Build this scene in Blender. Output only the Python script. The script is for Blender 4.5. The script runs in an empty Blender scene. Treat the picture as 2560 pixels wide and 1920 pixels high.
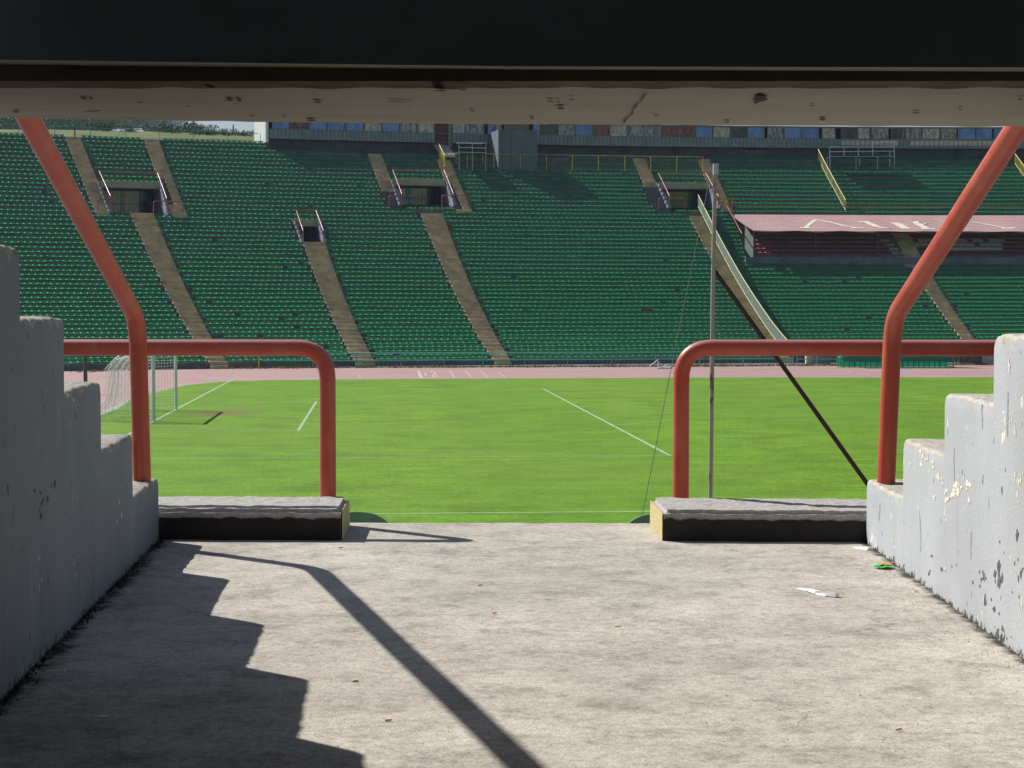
import bpy, bmesh, math, random
import numpy as np
from mathutils import Vector, Matrix, noise
random.seed(7); rng=np.random.default_rng(5)
scene=bpy.context.scene; col=scene.collection
PI=math.pi
# ------------------------------------------------------------------ camera model
F,TILT,YAW,H=4600.,.0444,.0722,4.36
FW=np.array([math.sin(YAW)*math.cos(TILT),math.cos(YAW)*math.cos(TILT),-math.sin(TILT)])
RT=np.array([math.cos(YAW),-math.sin(YAW),0.]); UP=np.cross(RT,FW); CAM=np.array([0,0,H])
def ray(px,py): return RT*(px-1280)+UP*(960-py)+FW*F
def on_z(px,py,z):
    d=ray(px,py); return CAM+d*((z-H)/d[2])
def on_plane(px,py,a,n):
    d=ray(px,py); return CAM+d*(np.dot(np.array(a)-CAM,n)/np.dot(d,n))
def proj(p):
    q=np.asarray(p,float)-CAM; z=q@FW; return 1280+F*(q@RT)/z, 960-F*(q@UP)/z, z
def at(px,py,dist):            # point at a given distance along the camera's heading
    return CAM+ray(px,py)*(dist/F)
# ------------------------------------------------------------------ tags and mesh builder
def tag(o,label=None,cat=None,group=None,kind=None):
    if label: o['label']=label
    if cat: o['category']=cat
    if group: o['group']=group
    if kind: o['kind']=kind
    return o
def empty(name,loc=(0,0,0)):
    o=bpy.data.objects.new(name,None); o.location=Vector(loc); col.objects.link(o); o.empty_display_size=.2; return o
class MB:
    def __init__(s): s.v=[];s.f=[];s.m=[];s.sm=[]
    def add(s,vs,fs,mi=0,smooth=False):
        b=len(s.v); s.v+= [tuple(map(float,v)) for v in vs]
        for f in fs: s.f.append([b+i for i in f]); s.m.append(mi); s.sm.append(smooth)
    def quad(s,a,b,c,d,mi=0): s.add([a,b,c,d],[(0,1,2,3)],mi)
    def box(s,c,sx,sy,sz,rz=0,mi=0):
        ca,sa=math.cos(rz),math.sin(rz); vs=[]
        for dz in(-.5,.5):
            for dx,dy in((-.5,-.5),(.5,-.5),(.5,.5),(-.5,.5)):
                x,y=dx*sx,dy*sy; vs.append((c[0]+x*ca-y*sa,c[1]+x*sa+y*ca,c[2]+dz*sz))
        s.add(vs,[(0,3,2,1),(4,5,6,7),(0,1,5,4),(1,2,6,5),(2,3,7,6),(3,0,4,7)],mi)
    def hexa(s,bot,top,mi=0):   # 4 bottom points, 4 top points, same order
        s.add(list(bot)+list(top),[(0,3,2,1),(4,5,6,7),(0,1,5,4),(1,2,6,5),(2,3,7,6),(3,0,4,7)],mi)
    def tube(s,path,r,n=8,mi=0,cap=True,rf=None):
        P=[Vector(p) for p in path]; m=len(P); rings=[]; up=None
        for i in range(m):
            t=(P[min(i+1,m-1)]-P[max(i-1,0)]).normalized()
            if up is None:
                ref=Vector((0,0,1)) if abs(t.z)<.9 else Vector((1,0,0)); up=(ref-t*ref.dot(t)).normalized()
            else: up=(up-t*up.dot(t)).normalized()
            sd=t.cross(up); rr=r if rf is None else r*rf(i)
            rings.append([P[i]+(up*math.cos(2*PI*k/n)+sd*math.sin(2*PI*k/n))*rr for k in range(n)])
        vs=[v for rg in rings for v in rg]
        fs=[(i*n+k,i*n+(k+1)%n,(i+1)*n+(k+1)%n,(i+1)*n+k) for i in range(m-1) for k in range(n)]
        s.add(vs,fs,mi,True)
        if cap: s.add(rings[0],[tuple(range(n))],mi); s.add(rings[-1],[tuple(range(n-1,-1,-1))],mi)
    def build(s,name,mats,parent=None,loc=None):
        me=bpy.data.meshes.new(name); me.from_pydata(s.v,[],s.f)
        mats=mats if isinstance(mats,(list,tuple)) else [mats]
        for m in mats: me.materials.append(m)
        me.polygons.foreach_set('material_index',s.m); me.polygons.foreach_set('use_smooth',s.sm); me.update()
        o=bpy.data.objects.new(name,me); col.objects.link(o)
        if parent is not None:
            o.parent=parent; o.matrix_parent_inverse=Matrix.Translation(-Vector(parent.location))
        return o
def bend_path(pts,r=.12,n=6):
    out=[Vector(pts[0])]
    for i in range(1,len(pts)-1):
        a,b,c=Vector(pts[i-1]),Vector(pts[i]),Vector(pts[i+1])
        rr=min(r,(a-b).length*.45,(c-b).length*.45)
        p,q=b+(a-b).normalized()*rr,b+(c-b).normalized()*rr
        for k in range(n+1):
            t=k/n; out.append(p*(1-t)**2+b*2*t*(1-t)+q*t*t)
    out.append(Vector(pts[-1])); return out
# ------------------------------------------------------------------ materials
def node(nt,t,**k):
    n=nt.nodes.new(t)
    for a,b in k.items():
        if a=='ins':
            for i,v in b.items(): n.inputs[i].default_value=v
        else: setattr(n,a,b)
    return n
def ramp(nt,fac,stops):
    n=nt.nodes.new('ShaderNodeValToRGB'); e=n.color_ramp.elements
    while len(e)<len(stops): e.new(.5)
    for i,(p,c) in enumerate(stops):
        e[i].position=p; e[i].color=(*c,1) if len(c)==3 else c
    nt.links.new(fac,n.inputs[0]); return n.outputs[0]
def mix(nt,fac,a,b,mode='MIX'):
    n=nt.nodes.new('ShaderNodeMix'); n.data_type='RGBA'; n.blend_type=mode
    for s,v in((0,fac),(6,a),(7,b)):
        if hasattr(v,'links') : nt.links.new(v,n.inputs[s])
        else: n.inputs[s].default_value=v if s==0 else (*v,1) if len(v)==3 else v
    return n.outputs[2]
def nz(nt,scale,detail=4,rough=.6,stretch=None,dist=0,src='Object'):
    tc=nt.nodes.new('ShaderNodeTexCoord'); mp=nt.nodes.new('ShaderNodeMapping')
    if stretch: mp.inputs['Scale'].default_value=stretch
    nt.links.new(tc.outputs[src],mp.inputs[0])
    n=nt.nodes.new('ShaderNodeTexNoise'); n.inputs['Scale'].default_value=scale; n.inputs['Detail'].default_value=detail
    n.inputs['Roughness'].default_value=rough; n.inputs['Distortion'].default_value=dist
    nt.links.new(mp.outputs[0],n.inputs['Vector']); return n.outputs[0]
def newmat(name):
    m=bpy.data.materials.new(name); m.use_nodes=True; nt=m.node_tree; b=nt.nodes['Principled BSDF']; return m,nt,b
def bump(nt,b,h,strength=.3,dist=.01):
    n=nt.nodes.new('ShaderNodeBump'); n.inputs['Strength'].default_value=strength; n.inputs['Distance'].default_value=dist
    nt.links.new(h,n.inputs['Height']); nt.links.new(n.outputs[0],b.inputs['Normal'])
def simple(name,c,rough=.6,var=.25,scale=4,metal=0,bs=0,bd=.005,spec=.5,stretch=None):
    m,nt,b=newmat(name); b.inputs['Roughness'].default_value=rough; b.inputs['Metallic'].default_value=metal
    b.inputs['Specular IOR Level'].default_value=spec
    n=nz(nt,scale,5,stretch=stretch)
    lo=tuple(x*(1-var) for x in c); hi=tuple(min(1,x*(1+var)) for x in c)
    nt.links.new(ramp(nt,n,[(.3,lo),(.7,hi)]),b.inputs['Base Color'])
    if bs: bump(nt,b,nz(nt,scale*6,4),bs,bd)
    return m
M={}
M['seat_green'],nt,b=newmat('green seat plastic')
n=nz(nt,2.2,6,.8,src='Object')
seatcol=ramp(nt,n,[(.3,(.012,.18,.072)),(.52,(.018,.26,.102)),(.7,(.045,.34,.145))])
nt.links.new(seatcol,b.inputs['Base Color']); b.inputs['Roughness'].default_value=.36; b.inputs['Specular IOR Level'].default_value=.12
tr=nt.nodes.new('ShaderNodeBsdfTranslucent'); tr.inputs[0].default_value=(.03,.55,.17,1)
mx=nt.nodes.new('ShaderNodeMixShader'); mx.inputs[0].default_value=.32
nt.links.new(b.outputs[0],mx.inputs[1]); nt.links.new(tr.outputs[0],mx.inputs[2]); nt.links.new(mx.outputs[0],nt.nodes['Material Output'].inputs[0])
M['seat_old']=simple('faded green seat plastic',(.12,.26,.15),.55,.3,6)
M['seat_red']=simple('dark red seat plastic',(.30,.014,.03),.4,.3,2)
M['seat_white']=simple('white seat cover',(.75,.76,.78),.6,.1,3)
M['terrace']=simple('weathered terrace concrete',(.135,.155,.165),.9,.35,1.3)
M['stairs']=simple('tan stair concrete',(.52,.43,.28),.9,.35,1.1)
M['lintel']=simple('cream lintel concrete',(.42,.39,.27),.85,.15,1.5)
M['pwall']=simple('grey blue portal wall paint',(.22,.25,.32),.7,.3,2)
M['red_far']=simple('dark red rail paint far',(.36,.10,.085),.35,.25,2)
M['yellow']=simple('yellow rail paint',(.62,.52,.08),.5,.2,2)
M['green_rail']=simple('green rail paint',(.03,.2,.14),.5,.25,2)
M['green_pale']=simple('pale green rail paint',(.10,.42,.33),.5,.2,2)
M['white']=simple('white paint',(.8,.81,.8),.4,.05,3)
M['goal_white']=simple('goal post paint',(.72,.76,.8),.35,.06,3)
M['net']=simple('white net cord',(.8,.8,.8),.8,.05,3)
M['dark_net']=simple('dark net cord',(.06,.08,.08),.8,.1,3)
M['black_wire']=simple('steel wire',(.03,.03,.03),.6,.1,3)
M['galv']=simple('galvanised tube',(.5,.53,.55),.45,.2,5,.3)
M['canopy']=simple('faded pink canopy cloth',(.47,.29,.29),.75,.10,1.2)
M['cream_paint']=simple('cream lettering',(.80,.74,.62),.7,.08,2)
M['grey_steel']=simple('dark steel',(.07,.085,.09),.5,.3,4)
M['dug']=simple('teal shelter sheet',(.03,.36,.25),.3,.2,.8)
nt=M['dug'].node_tree; tr=nt.nodes.new('ShaderNodeBsdfTranslucent'); tr.inputs[0].default_value=(.02,.62,.42,1); mx=nt.nodes.new('ShaderNodeMixShader'); mx.inputs[0].default_value=.6
nt.links.new(nt.nodes['Principled BSDF'].outputs[0],mx.inputs[1]); nt.links.new(tr.outputs[0],mx.inputs[2]); nt.links.new(mx.outputs[0],nt.nodes['Material Output'].inputs[0])
M['dug2']=simple('green shelter frame',(.04,.33,.14),.4,.2,3)
M['brick']=simple('brown timber',(.13,.045,.02),.7,.3,6)
M['fascia']=simple('grey fascia panel',(.22,.28,.30),.65,.2,1.4)
M['recess']=simple('dark recess wall',(.14,.16,.20),.85,.3,1)
M['frame']=simple('window frame',(.2,.19,.16),.5,.2,4)
M['roofm']=simple('flat roof felt',(.1,.1,.1),.9,.2,1)
def glassy(name,c,c2,s=1.2,rough=.12):
    m,nt,b=newmat(name); b.inputs['Roughness'].default_value=rough
    nt.links.new(ramp(nt,nz(nt,s,5,stretch=(1,1,.4),dist=1.5),[(.42,c),(.56,c2)]),b.inputs['Base Color']); return m
M['g_blue']=glassy('window glass with painted sky',(.10,.20,.50),(.15,.30,.62),.6)  # blue sky reflection is put into the base colour
M['g_cream']=glassy('window with cream curtain',(.30,.28,.23),(.55,.53,.45),3)
M['g_grey']=glassy('window with grey blind',(.12,.13,.12),(.38,.39,.37),2.4)
M['g_red']=glassy('window with dark red curtain',(.07,.015,.015),(.26,.08,.06),2)
M['g_dark']=glassy('dark window',(.015,.018,.02),(.06,.07,.07),2)
M['wood']=simple('tan wood panel',(.2,.15,.1),.6,.3,3,stretch=(4,4,.3))

# tunnel floor concrete
def floor_mat():
    m,nt,b=newmat('worn concrete floor'); L=nt.links
    big=nz(nt,.8,5); mid=nz(nt,5,8,.75); fine=nz(nt,120,3,.7); gr=nz(nt,45,3,.8)
    c=ramp(nt,big,[(.3,(.37,.345,.312)),(.7,(.48,.45,.408))]); m2=nz(nt,22,7,.82); m3=nz(nt,2.1,6,.7)
    g_=lambda v:(v,v*.998,v*.99)
    c=mix(nt,1.,c,ramp(nt,m3,[(.32,g_(.80)),(.5,g_(1.)),(.68,g_(1.10))]),'MULTIPLY')
    c=mix(nt,1.,c,ramp(nt,mid,[(.34,g_(.66)),(.48,g_(.98)),(.66,g_(1.12))]),'MULTIPLY')
    c=mix(nt,1.,c,ramp(nt,m2,[(.32,g_(.62)),(.47,g_(.97)),(.66,g_(1.25))]),'MULTIPLY')
    c=mix(nt,1.,c,ramp(nt,fine,[(.30,g_(.60)),(.5,g_(1.)),(.72,g_(1.35))]),'MULTIPLY')
    sp=ramp(nt,gr,[(.63,(0,0,0)),(.70,(1,1,1))]); c=mix(nt,sp,c,(.15,.135,.12))
    # hairline cracks
    tc=node(nt,'ShaderNodeTexCoord'); 
    vo=node(nt,'ShaderNodeTexVoronoi',feature='DISTANCE_TO_EDGE'); vo.inputs['Scale'].default_value=.55
    ad=node(nt,'ShaderNodeMixRGB',blend_type='ADD'); ad.inputs[0].default_value=.55
    nn=node(nt,'ShaderNodeTexNoise'); nn.inputs['Scale'].default_value=3; nn.inputs['Detail'].default_value=6
    L.new(tc.outputs['Object'],nn.inputs['Vector']); L.new(tc.outputs['Object'],ad.inputs[1]); L.new(nn.outputs['Color'],ad.inputs[2]); L.new(ad.outputs[0],vo.inputs['Vector'])
    cr=ramp(nt,vo.outputs['Distance'],[(0,(1,1,1)),(.0035,(0,0,0))])
    gate=ramp(nt,nz(nt,1.3,2),[(.60,(0,0,0)),(.66,(1,1,1))])
    crm=mix(nt,1.0,cr,gate,'MULTIPLY')
    c=mix(nt,crm,c,(.17,.155,.14))
    # dirt washed against the side walls
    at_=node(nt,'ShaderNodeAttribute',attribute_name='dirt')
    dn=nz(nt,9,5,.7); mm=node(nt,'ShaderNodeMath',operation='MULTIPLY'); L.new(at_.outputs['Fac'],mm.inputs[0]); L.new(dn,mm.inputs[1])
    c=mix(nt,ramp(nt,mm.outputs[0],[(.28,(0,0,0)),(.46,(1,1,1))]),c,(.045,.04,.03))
    L.new(c,b.inputs['Base Color']); b.inputs['Roughness'].default_value=.92; b.inputs['Specular IOR Level'].default_value=.25
    a=node(nt,'ShaderNodeMath',operation='ADD'); L.new(mid,a.inputs[0]); L.new(fine,a.inputs[1]); bump(nt,b,fine,.35,.0035)
    return m
M['floor']=floor_mat()
def wall_mat(name,paint,bare,old):
    m,nt,b=newmat(name); L=nt.links
    big=nz(nt,1.6,5,stretch=(1,1,.5)); streak=nz(nt,5,6,.65,stretch=(1,1,.12)); fine=nz(nt,60,4,.7)
    c=ramp(nt,big,[(.3,tuple(x*.86 for x in paint)),(.7,tuple(x*1.1 for x in paint))])
    c=mix(nt,ramp(nt,streak,[(.58,(0,0,0)),(.74,(.65,.65,.65))]),c,tuple(x*.55 for x in paint))
    # small pits
    pit=ramp(nt,nz(nt,26,2,.5,stretch=(1,1,.45)),[(.70,(0,0,0)),(.735,(1,1,1))])
    c=mix(nt,pit,c,(.035,.035,.035))
    # flakes showing the older cream coat
    fl=ramp(nt,nz(nt,7.5,4,.75,stretch=(1,1,.42),dist=.5),[(.64,(0,0,0)),(.655,(1,1,1))])
    c=mix(nt,fl,c,old)
    dk=ramp(nt,nz(nt,4.3,5,.8,stretch=(1.4,1.4,.3),dist=.8),[(.70,(0,0,0)),(.715,(1,1,1))])
    c=mix(nt,dk,c,(.06,.06,.062))
    # crumbled bare top edges
    e=node(nt,'ShaderNodeAttribute',attribute_name='edge')
    en=nz(nt,11,6,.75,stretch=(1,1,.35)); s=node(nt,'ShaderNodeMath',operation='MULTIPLY_ADD'); s.inputs[1].default_value=.30; s.inputs[2].default_value=-.135
    L.new(en,s.inputs[0]); g=node(nt,'ShaderNodeMath',operation='LESS_THAN'); L.new(e.outputs['Fac'],g.inputs[0]); L.new(s.outputs[0],g.inputs[1])
    bc=ramp(nt,nz(nt,30,5,.8),[(.3,tuple(x*.45 for x in bare)),(.6,bare)])
    c=mix(nt,g.outputs[0],c,bc)
    d=node(nt,'ShaderNodeAttribute',attribute_name='base')
    s2=node(nt,'ShaderNodeMath',operation='MULTIPLY_ADD'); s2.inputs[1].default_value=.26; s2.inputs[2].default_value=-.105
    L.new(nz(nt,16,6,.7,stretch=(1,1,.8)),s2.inputs[0]); g2=node(nt,'ShaderNodeMath',operation='LESS_THAN'); L.new(d.outputs['Fac'],g2.inputs[0]); L.new(s2.outputs[0],g2.inputs[1])
    c=mix(nt,g2.outputs[0],c,(.06,.055,.045))
    L.new(c,b.inputs['Base Color']); b.inputs['Roughness'].default_value=.7
    a=node(nt,'ShaderNodeMath',operation='ADD'); L.new(fine,a.inputs[0]); L.new(g.outputs[0],a.inputs[1]); 
    a2=node(nt,'ShaderNodeMath',operation='SUBTRACT'); L.new(a.outputs[0],a2.inputs[0]); L.new(fl,a2.inputs[1])
    bump(nt,b,a2.outputs[0],.55,.006); return m
M['wall_shaded']=wall_mat('grey wall paint',(.19,.22,.255),(.40,.37,.31),(.30,.30,.29))  # shade of the left wall is put into its darker colours
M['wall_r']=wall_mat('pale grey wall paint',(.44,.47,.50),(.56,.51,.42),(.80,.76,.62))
def pipe_mat():
    m,nt,b=newmat('faded red rail paint'); L=nt.links
    a=nz(nt,3.5,5,.7,stretch=(1,1,.6)); f=nz(nt,38,4,.7)
    c=ramp(nt,a,[(.3,(.50,.062,.026)),(.55,(.54,.095,.05)),(.75,(.56,.17,.12))])
    c=mix(nt,ramp(nt,f,[(.62,(0,0,0)),(.75,(.5,.5,.5))]),c,(.56,.30,.26))
    # chalky bleaching on the upward side (paint weathered where rain and sun reach it)
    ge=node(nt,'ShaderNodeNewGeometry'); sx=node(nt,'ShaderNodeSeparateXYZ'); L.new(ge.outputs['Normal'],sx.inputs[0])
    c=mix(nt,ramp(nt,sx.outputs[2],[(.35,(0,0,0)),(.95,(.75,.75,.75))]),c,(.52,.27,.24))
    rs=ramp(nt,nz(nt,17,6,.85),[(.655,(0,0,0)),(.69,(1,1,1))]); c=mix(nt,rs,c,(.10,.03,.02))
    L.new(c,b.inputs['Base Color']); b.inputs['Roughness'].default_value=.4; bump(nt,b,f,.15,.003); return m
M['pipe']=pipe_mat()
def block_mat(name,c1,c2):
    m,nt,b=newmat(name); L=nt.links
    a=nz(nt,55,4,.8); c=ramp(nt,a,[(.3,c1),(.55,c2),(.75,tuple(min(1,x*1.35) for x in c2))]); L.new(c,b.inputs['Base Color'])
    b.inputs['Roughness'].default_value=.95; bump(nt,b,a,.8,.008); return m
M['kerb']=block_mat('pebbly kerb concrete',(.27,.25,.235),(.46,.435,.41))
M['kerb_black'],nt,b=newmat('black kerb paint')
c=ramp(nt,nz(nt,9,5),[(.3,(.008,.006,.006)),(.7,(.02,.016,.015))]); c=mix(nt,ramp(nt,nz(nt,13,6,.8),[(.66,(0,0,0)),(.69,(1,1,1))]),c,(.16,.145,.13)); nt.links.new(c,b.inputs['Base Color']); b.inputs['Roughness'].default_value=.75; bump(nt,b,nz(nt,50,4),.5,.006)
M['kerb_yellow']=block_mat('worn yellow kerb paint',(.34,.27,.12),(.62,.52,.26))
M['ceil']=simple('dark grey ceiling paint',(.30,.33,.36),.8,.15,.9,bs=.2)
def lint_mat():
    m,nt,b=newmat('stained beam concrete'); L=nt.links
    c=ramp(nt,nz(nt,1.6,6,.7,stretch=(.5,2,1)),[(.3,(.27,.245,.20)),(.7,(.34,.31,.26))])
    c=mix(nt,ramp(nt,nz(nt,5.5,3,.6,stretch=(1,2.2,1),dist=.6),[(.715,(0,0,0)),(.735,(1,1,1))]),c,(.05,.04,.035))
    c=mix(nt,ramp(nt,nz(nt,2.5,6,.75,stretch=(.35,3,1)),[(.6,(0,0,0)),(.8,(.8,.8,.8))]),c,(.20,.17,.13))
    L.new(c,b.inputs['Base Color']); b.inputs['Roughness'].default_value=.9; bump(nt,b,nz(nt,22,5,.7),.4,.008); return m
M['beam']=lint_mat()
M['beam_back']=simple('dark brown beam back',(.16,.125,.10),.9,.35,1.2,bs=.3)  # darker brown than the rest of the beam
def grass_mat():
    m,nt,b=newmat('mown pitch grass'); L=nt.links
    a=nz(nt,.11,4,.6,stretch=(1,.5,1)); f=nz(nt,2.2,6,.75,stretch=(.6,.9,1)); ff=nz(nt,22,3,.8)
    c=ramp(nt,a,[(.38,(.08,.25,.002)),(.5,(.13,.31,.005)),(.62,(.19,.36,.018))])
    c=mix(nt,.5,c,ramp(nt,f,[(.30,(.055,.19,.002)),(.5,(.13,.31,.006)),(.72,(.28,.42,.05))]))
    c=mix(nt,.3,c,ramp(nt,ff,[(.3,(.045,.13,.003)),(.7,(.23,.38,.035))]))
    st=nz(nt,1.1,7,.8,stretch=(.22,1.2,1)); c=mix(nt,.42,c,ramp(nt,st,[(.34,(.06,.20,.002)),(.5,(.13,.31,.006)),(.62,(.20,.38,.02)),(.72,(.34,.44,.09))]))
    q1=nz(nt,.45,6,.7); q2=nz(nt,7,4,.8); q3=nz(nt,.06,3)
    g_=lambda v:(v,v,v)
    c=mix(nt,1.,c,ramp(nt,q1,[(.34,g_(.72)),(.5,g_(1.)),(.66,g_(1.16))]),'MULTIPLY')
    c=mix(nt,1.,c,ramp(nt,q2,[(.32,g_(.62)),(.5,g_(1.)),(.70,(1.6,1.38,1.9))]),'MULTIPLY')
    c=mix(nt,1.,c,(.90,.90,.72),'MULTIPLY')
    c=mix(nt,ramp(nt,q3,[(.45,(0,0,0)),(.65,(.35,.35,.35))]),c,(.18,.25,.03))
    # mowing bands across the pitch
    w=node(nt,'ShaderNodeTexWave',wave_type='BANDS',bands_direction='X'); w.inputs['Scale'].default_value=.028; w.inputs['Distortion'].default_value=.6
    tc=node(nt,'ShaderNodeTexCoord'); L.new(tc.outputs['Object'],w.inputs['Vector'])
    c=mix(nt,ramp(nt,w.outputs[0],[(.4,(0,0,0)),(.6,(.22,.22,.22))]),c,(.10,.23,.01))
    # worn mouth of the goal
    mp=node(nt,'ShaderNodeMapping'); mp.inputs['Location'].default_value=(6.2/2.6*1,-73.2/3.2,0); mp.inputs['Scale'].default_value=(1/2.6,1/3.2,1)
    L.new(tc.outputs['Object'],mp.inputs[0]); g=node(nt,'ShaderNodeTexGradient',gradient_type='SPHERICAL'); L.new(mp.outputs[0],g.inputs[0])
    mu=node(nt,'ShaderNodeMath',operation='MULTIPLY'); L.new(g.outputs['Fac'],mu.inputs[0]); L.new(f,mu.inputs[1])
    c=mix(nt,ramp(nt,mu.outputs[0],[(.12,(0,0,0)),(.4,(.8,.8,.8))]),c,(.19,.13,.06))
    L.new(c,b.inputs['Base Color']); b.inputs['Roughness'].default_value=.85; b.inputs['Specular IOR Level'].default_value=.2
    bump(nt,b,ff,.6,.03); return m
M['grass']=grass_mat()
M['line']=simple('chalk line',(.30,.46,.24),.9,.35,3)
M['track']=simple('faded running track',(.38,.235,.235),.85,.12,.35,bs=.2)
M['track_line']=simple('worn white lane paint',(.56,.42,.41),.8,.15,1.5)
M['verge']=simple('dry verge grass',(.27,.26,.10),.95,.5,2)
M['berm']=simple('sunlit meadow grass',(.085,.11,.02),.95,.5,.25)
M['hill']=simple('wooded hillside',(.06,.10,.045),.95,.5,.012)
M['earth']=simple('dark ground under stand',(.12,.12,.09),.95,.3,.2)
def leaf_mat(name,a,b_):
    m,nt,b=newmat(name); L=nt.links
    oi=node(nt,'ShaderNodeNewGeometry'); L.new(ramp(nt,nz(nt,1.1,3),[(.35,a),(.65,b_)]),b.inputs['Base Color']); b.inputs['Roughness'].default_value=.8; b.inputs['Specular IOR Level'].default_value=.1; return m
M['leaf']=leaf_mat('green leaves',(.035,.075,.012),(.10,.17,.03))
M['leaf_far']=leaf_mat('dark far leaves',(.045,.105,.025),(.09,.18,.04))
M['bark']=simple('bark',(.1,.07,.05),.9,.3,5)
M['roof_tile']=simple('red roof tile',(.38,.14,.08),.8,.2,2)
M['house_wall']=simple('pale house wall',(.6,.56,.48),.8,.1,2)
M['rust']=None
def rust_mat():
    m,nt,b=newmat('rusting white pole paint'); L=nt.links
    c=mix(nt,ramp(nt,nz(nt,2.2,6,.75,stretch=(1,1,.5)),[(.56,(0,0,0)),(.61,(1,1,1))]),(.34,.35,.28),(.13,.065,.035))
    L.new(c,b.inputs['Base Color']); b.inputs['Roughness'].default_value=.7; return m
M['rust']=rust_mat()
M['brace']=simple('brown rusted brace',(.045,.018,.014),.7,.4,3)
M['wrapper']=simple('green snack wrapper',(.05,.5,.06),.35,.2,8)
M['wr2']=simple('orange print',(.75,.2,.08),.4,.1,8)
M['pap']=simple('white paper',(.82,.82,.86),.7,.05,8)
M['butt']=simple('pinkish filter',(.85,.52,.42),.8,.2,8)
M['grit']=simple('grit',(.34,.29,.23),.9,.5,20)
M['moss']=leaf_mat('dark moss',(.02,.035,.01),(.05,.075,.02))
M['meshp']=simple('grey green mesh panel',(.13,.19,.17),.6,.12,3)

# ------------------------------------------------------------------ world, sun, camera
AZ=math.radians(134.5); EL=math.radians(41.5)
sdir=Vector((math.sin(AZ)*math.cos(EL),math.cos(AZ)*math.cos(EL),-math.sin(EL)))
w=bpy.data.worlds.new('World'); scene.world=w; w.use_nodes=True; nt=w.node_tree
sk=nt.nodes.new('ShaderNodeTexSky'); sk.sky_type='NISHITA'; sk.sun_disc=False; sk.sun_elevation=EL; sk.sun_rotation=math.atan2(-sdir.x,-sdir.y)
sk.air_density=1.1; sk.dust_density=.7
nt.links.new(sk.outputs[0],nt.nodes['Background'].inputs[0]); nt.nodes['Background'].inputs[1].default_value=.05
sl=bpy.data.lights.new('sun','SUN'); sl.energy=5.0; sl.angle=math.radians(.55); sl.color=(1,.955,.88)
so=bpy.data.objects.new('sun',sl); so.rotation_euler=sdir.to_track_quat('-Z','Y').to_euler(); so.location=(-30,40,60); col.objects.link(so)
cd=bpy.data.cameras.new('camera'); cam=bpy.data.objects.new('camera',cd); col.objects.link(cam); scene.camera=cam
cd.lens=F/2560*36; cd.sensor_width=36; cd.clip_end=6000; cd.clip_start=.05
cam.location=(0,0,H); cam.rotation_euler=(PI/2-TILT,0,-YAW)
vs=scene.view_settings; vs.view_transform='Standard'; vs.look='None'; vs.gamma=1; vs.exposure=.33; vs.use_curve_mapping=False

# ================================================================== SETTING: ground, track, pitch
XG,YG=-8.25,71.9     # goal line, middle of the pitch
mb=MB()
mb.quad((-900,-300,-.06),(900,-300,-.06),(900,1500,-.06),(-900,1500,-.06)); tag(mb.build('ground',M['earth']),kind='structure')
mb=MB()
tp=[(-70,19.5),(120,19.5),(120,126.8),(40,126.8),(20,125.2),(0,123.4),(-12,122.4),(-17,120.2),(-22,116.5),(-30,108),(-45,90),(-70,60)]
mb.add([(x,y,-.004) for x,y in tp],[tuple(range(len(tp)))]); tag(mb.build('running_track',M['track']),kind='structure')
# grass: polygon whose far left corner is cut by the tartan behind the goal
gp=[(120,33.5),(120,107.6)]
edge=[(2300,943.5),(1900,943.5),(1500,945),(1200,946.5),(900,948),(700,950),(582,952.5),(520,957),(470,962),(425,972),(386,982),(340,993),(300,1007),(262,1024),(230,1043),(205,1065)]
gp+=[tuple(on_z(x,y,0)[:2]) for x,y in edge]+[(-12.6,52),(-12.8,33.5)]
mb=MB(); mb.add([(x,y,0) for x,y in gp],[tuple(range(len(gp)))]); tag(mb.build('pitch_grass',M['grass']),kind='structure')
mb=MB()
def gline(a,b,w=.1,z=.004):
    a=Vector((a[0],a[1],z)); b=Vector((b[0],b[1],z)); n=(b-a).normalized().cross(Vector((0,0,1)))*w/2
    mb.quad(a-n,b-n,b+n,a+n)
g=lambda x,y:(XG+x,YG+y)
gline(g(0,-34),g(0,33.9),.12)
gline(g(0.07,-34),g(105,-34),.11,.005); 
for y in(-9.16,9.16): gline(g(.07,y),g(5.44,y),.10,.005)
gline(g(5.5,-9.2),g(5.5,9.2),.10)
for y in(-20.16,20.16): gline(g(.07,y),g(16.4,y),.085,.005)
gline(g(16.5,-20.2),g(16.5,20.2),.11)
pts=[(11+9.15*math.cos(t),9.15*math.sin(t)) for t in np.linspace(-.925,.925,26)]
for a,b_ in zip(pts[:-1],pts[1:]): gline(g(*a),g(*b_),.06,.006)
gline(g(52.5,-33.9),g(52.5,33.9),.12)
tag(mb.build('pitch_markings',M['line']),kind='structure')
mb=MB()
for (x0,y0),(x1,y1),w_ in[((1045,927),(1054,946),.18),((1084,928),(1094,944),.08),((1124,927),(1136,944),.08),((1163,927),(1178,944),.08),((1200,927),(1221,944),.07),((1243,929),(1264,944),.07),
        ((2086,925),(2104,927),.16),((2112,928),(2130,931),.16),((2140,933),(2158,935),.16),((2164,937),(2176,939),.14),((560,936),(575,939),.12),((585,940),(600,943),.12),((897,938),(902,943),.1)]:
    gline(on_z(x0,y0,0),on_z(x1,y1,0),w_,.004)
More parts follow.
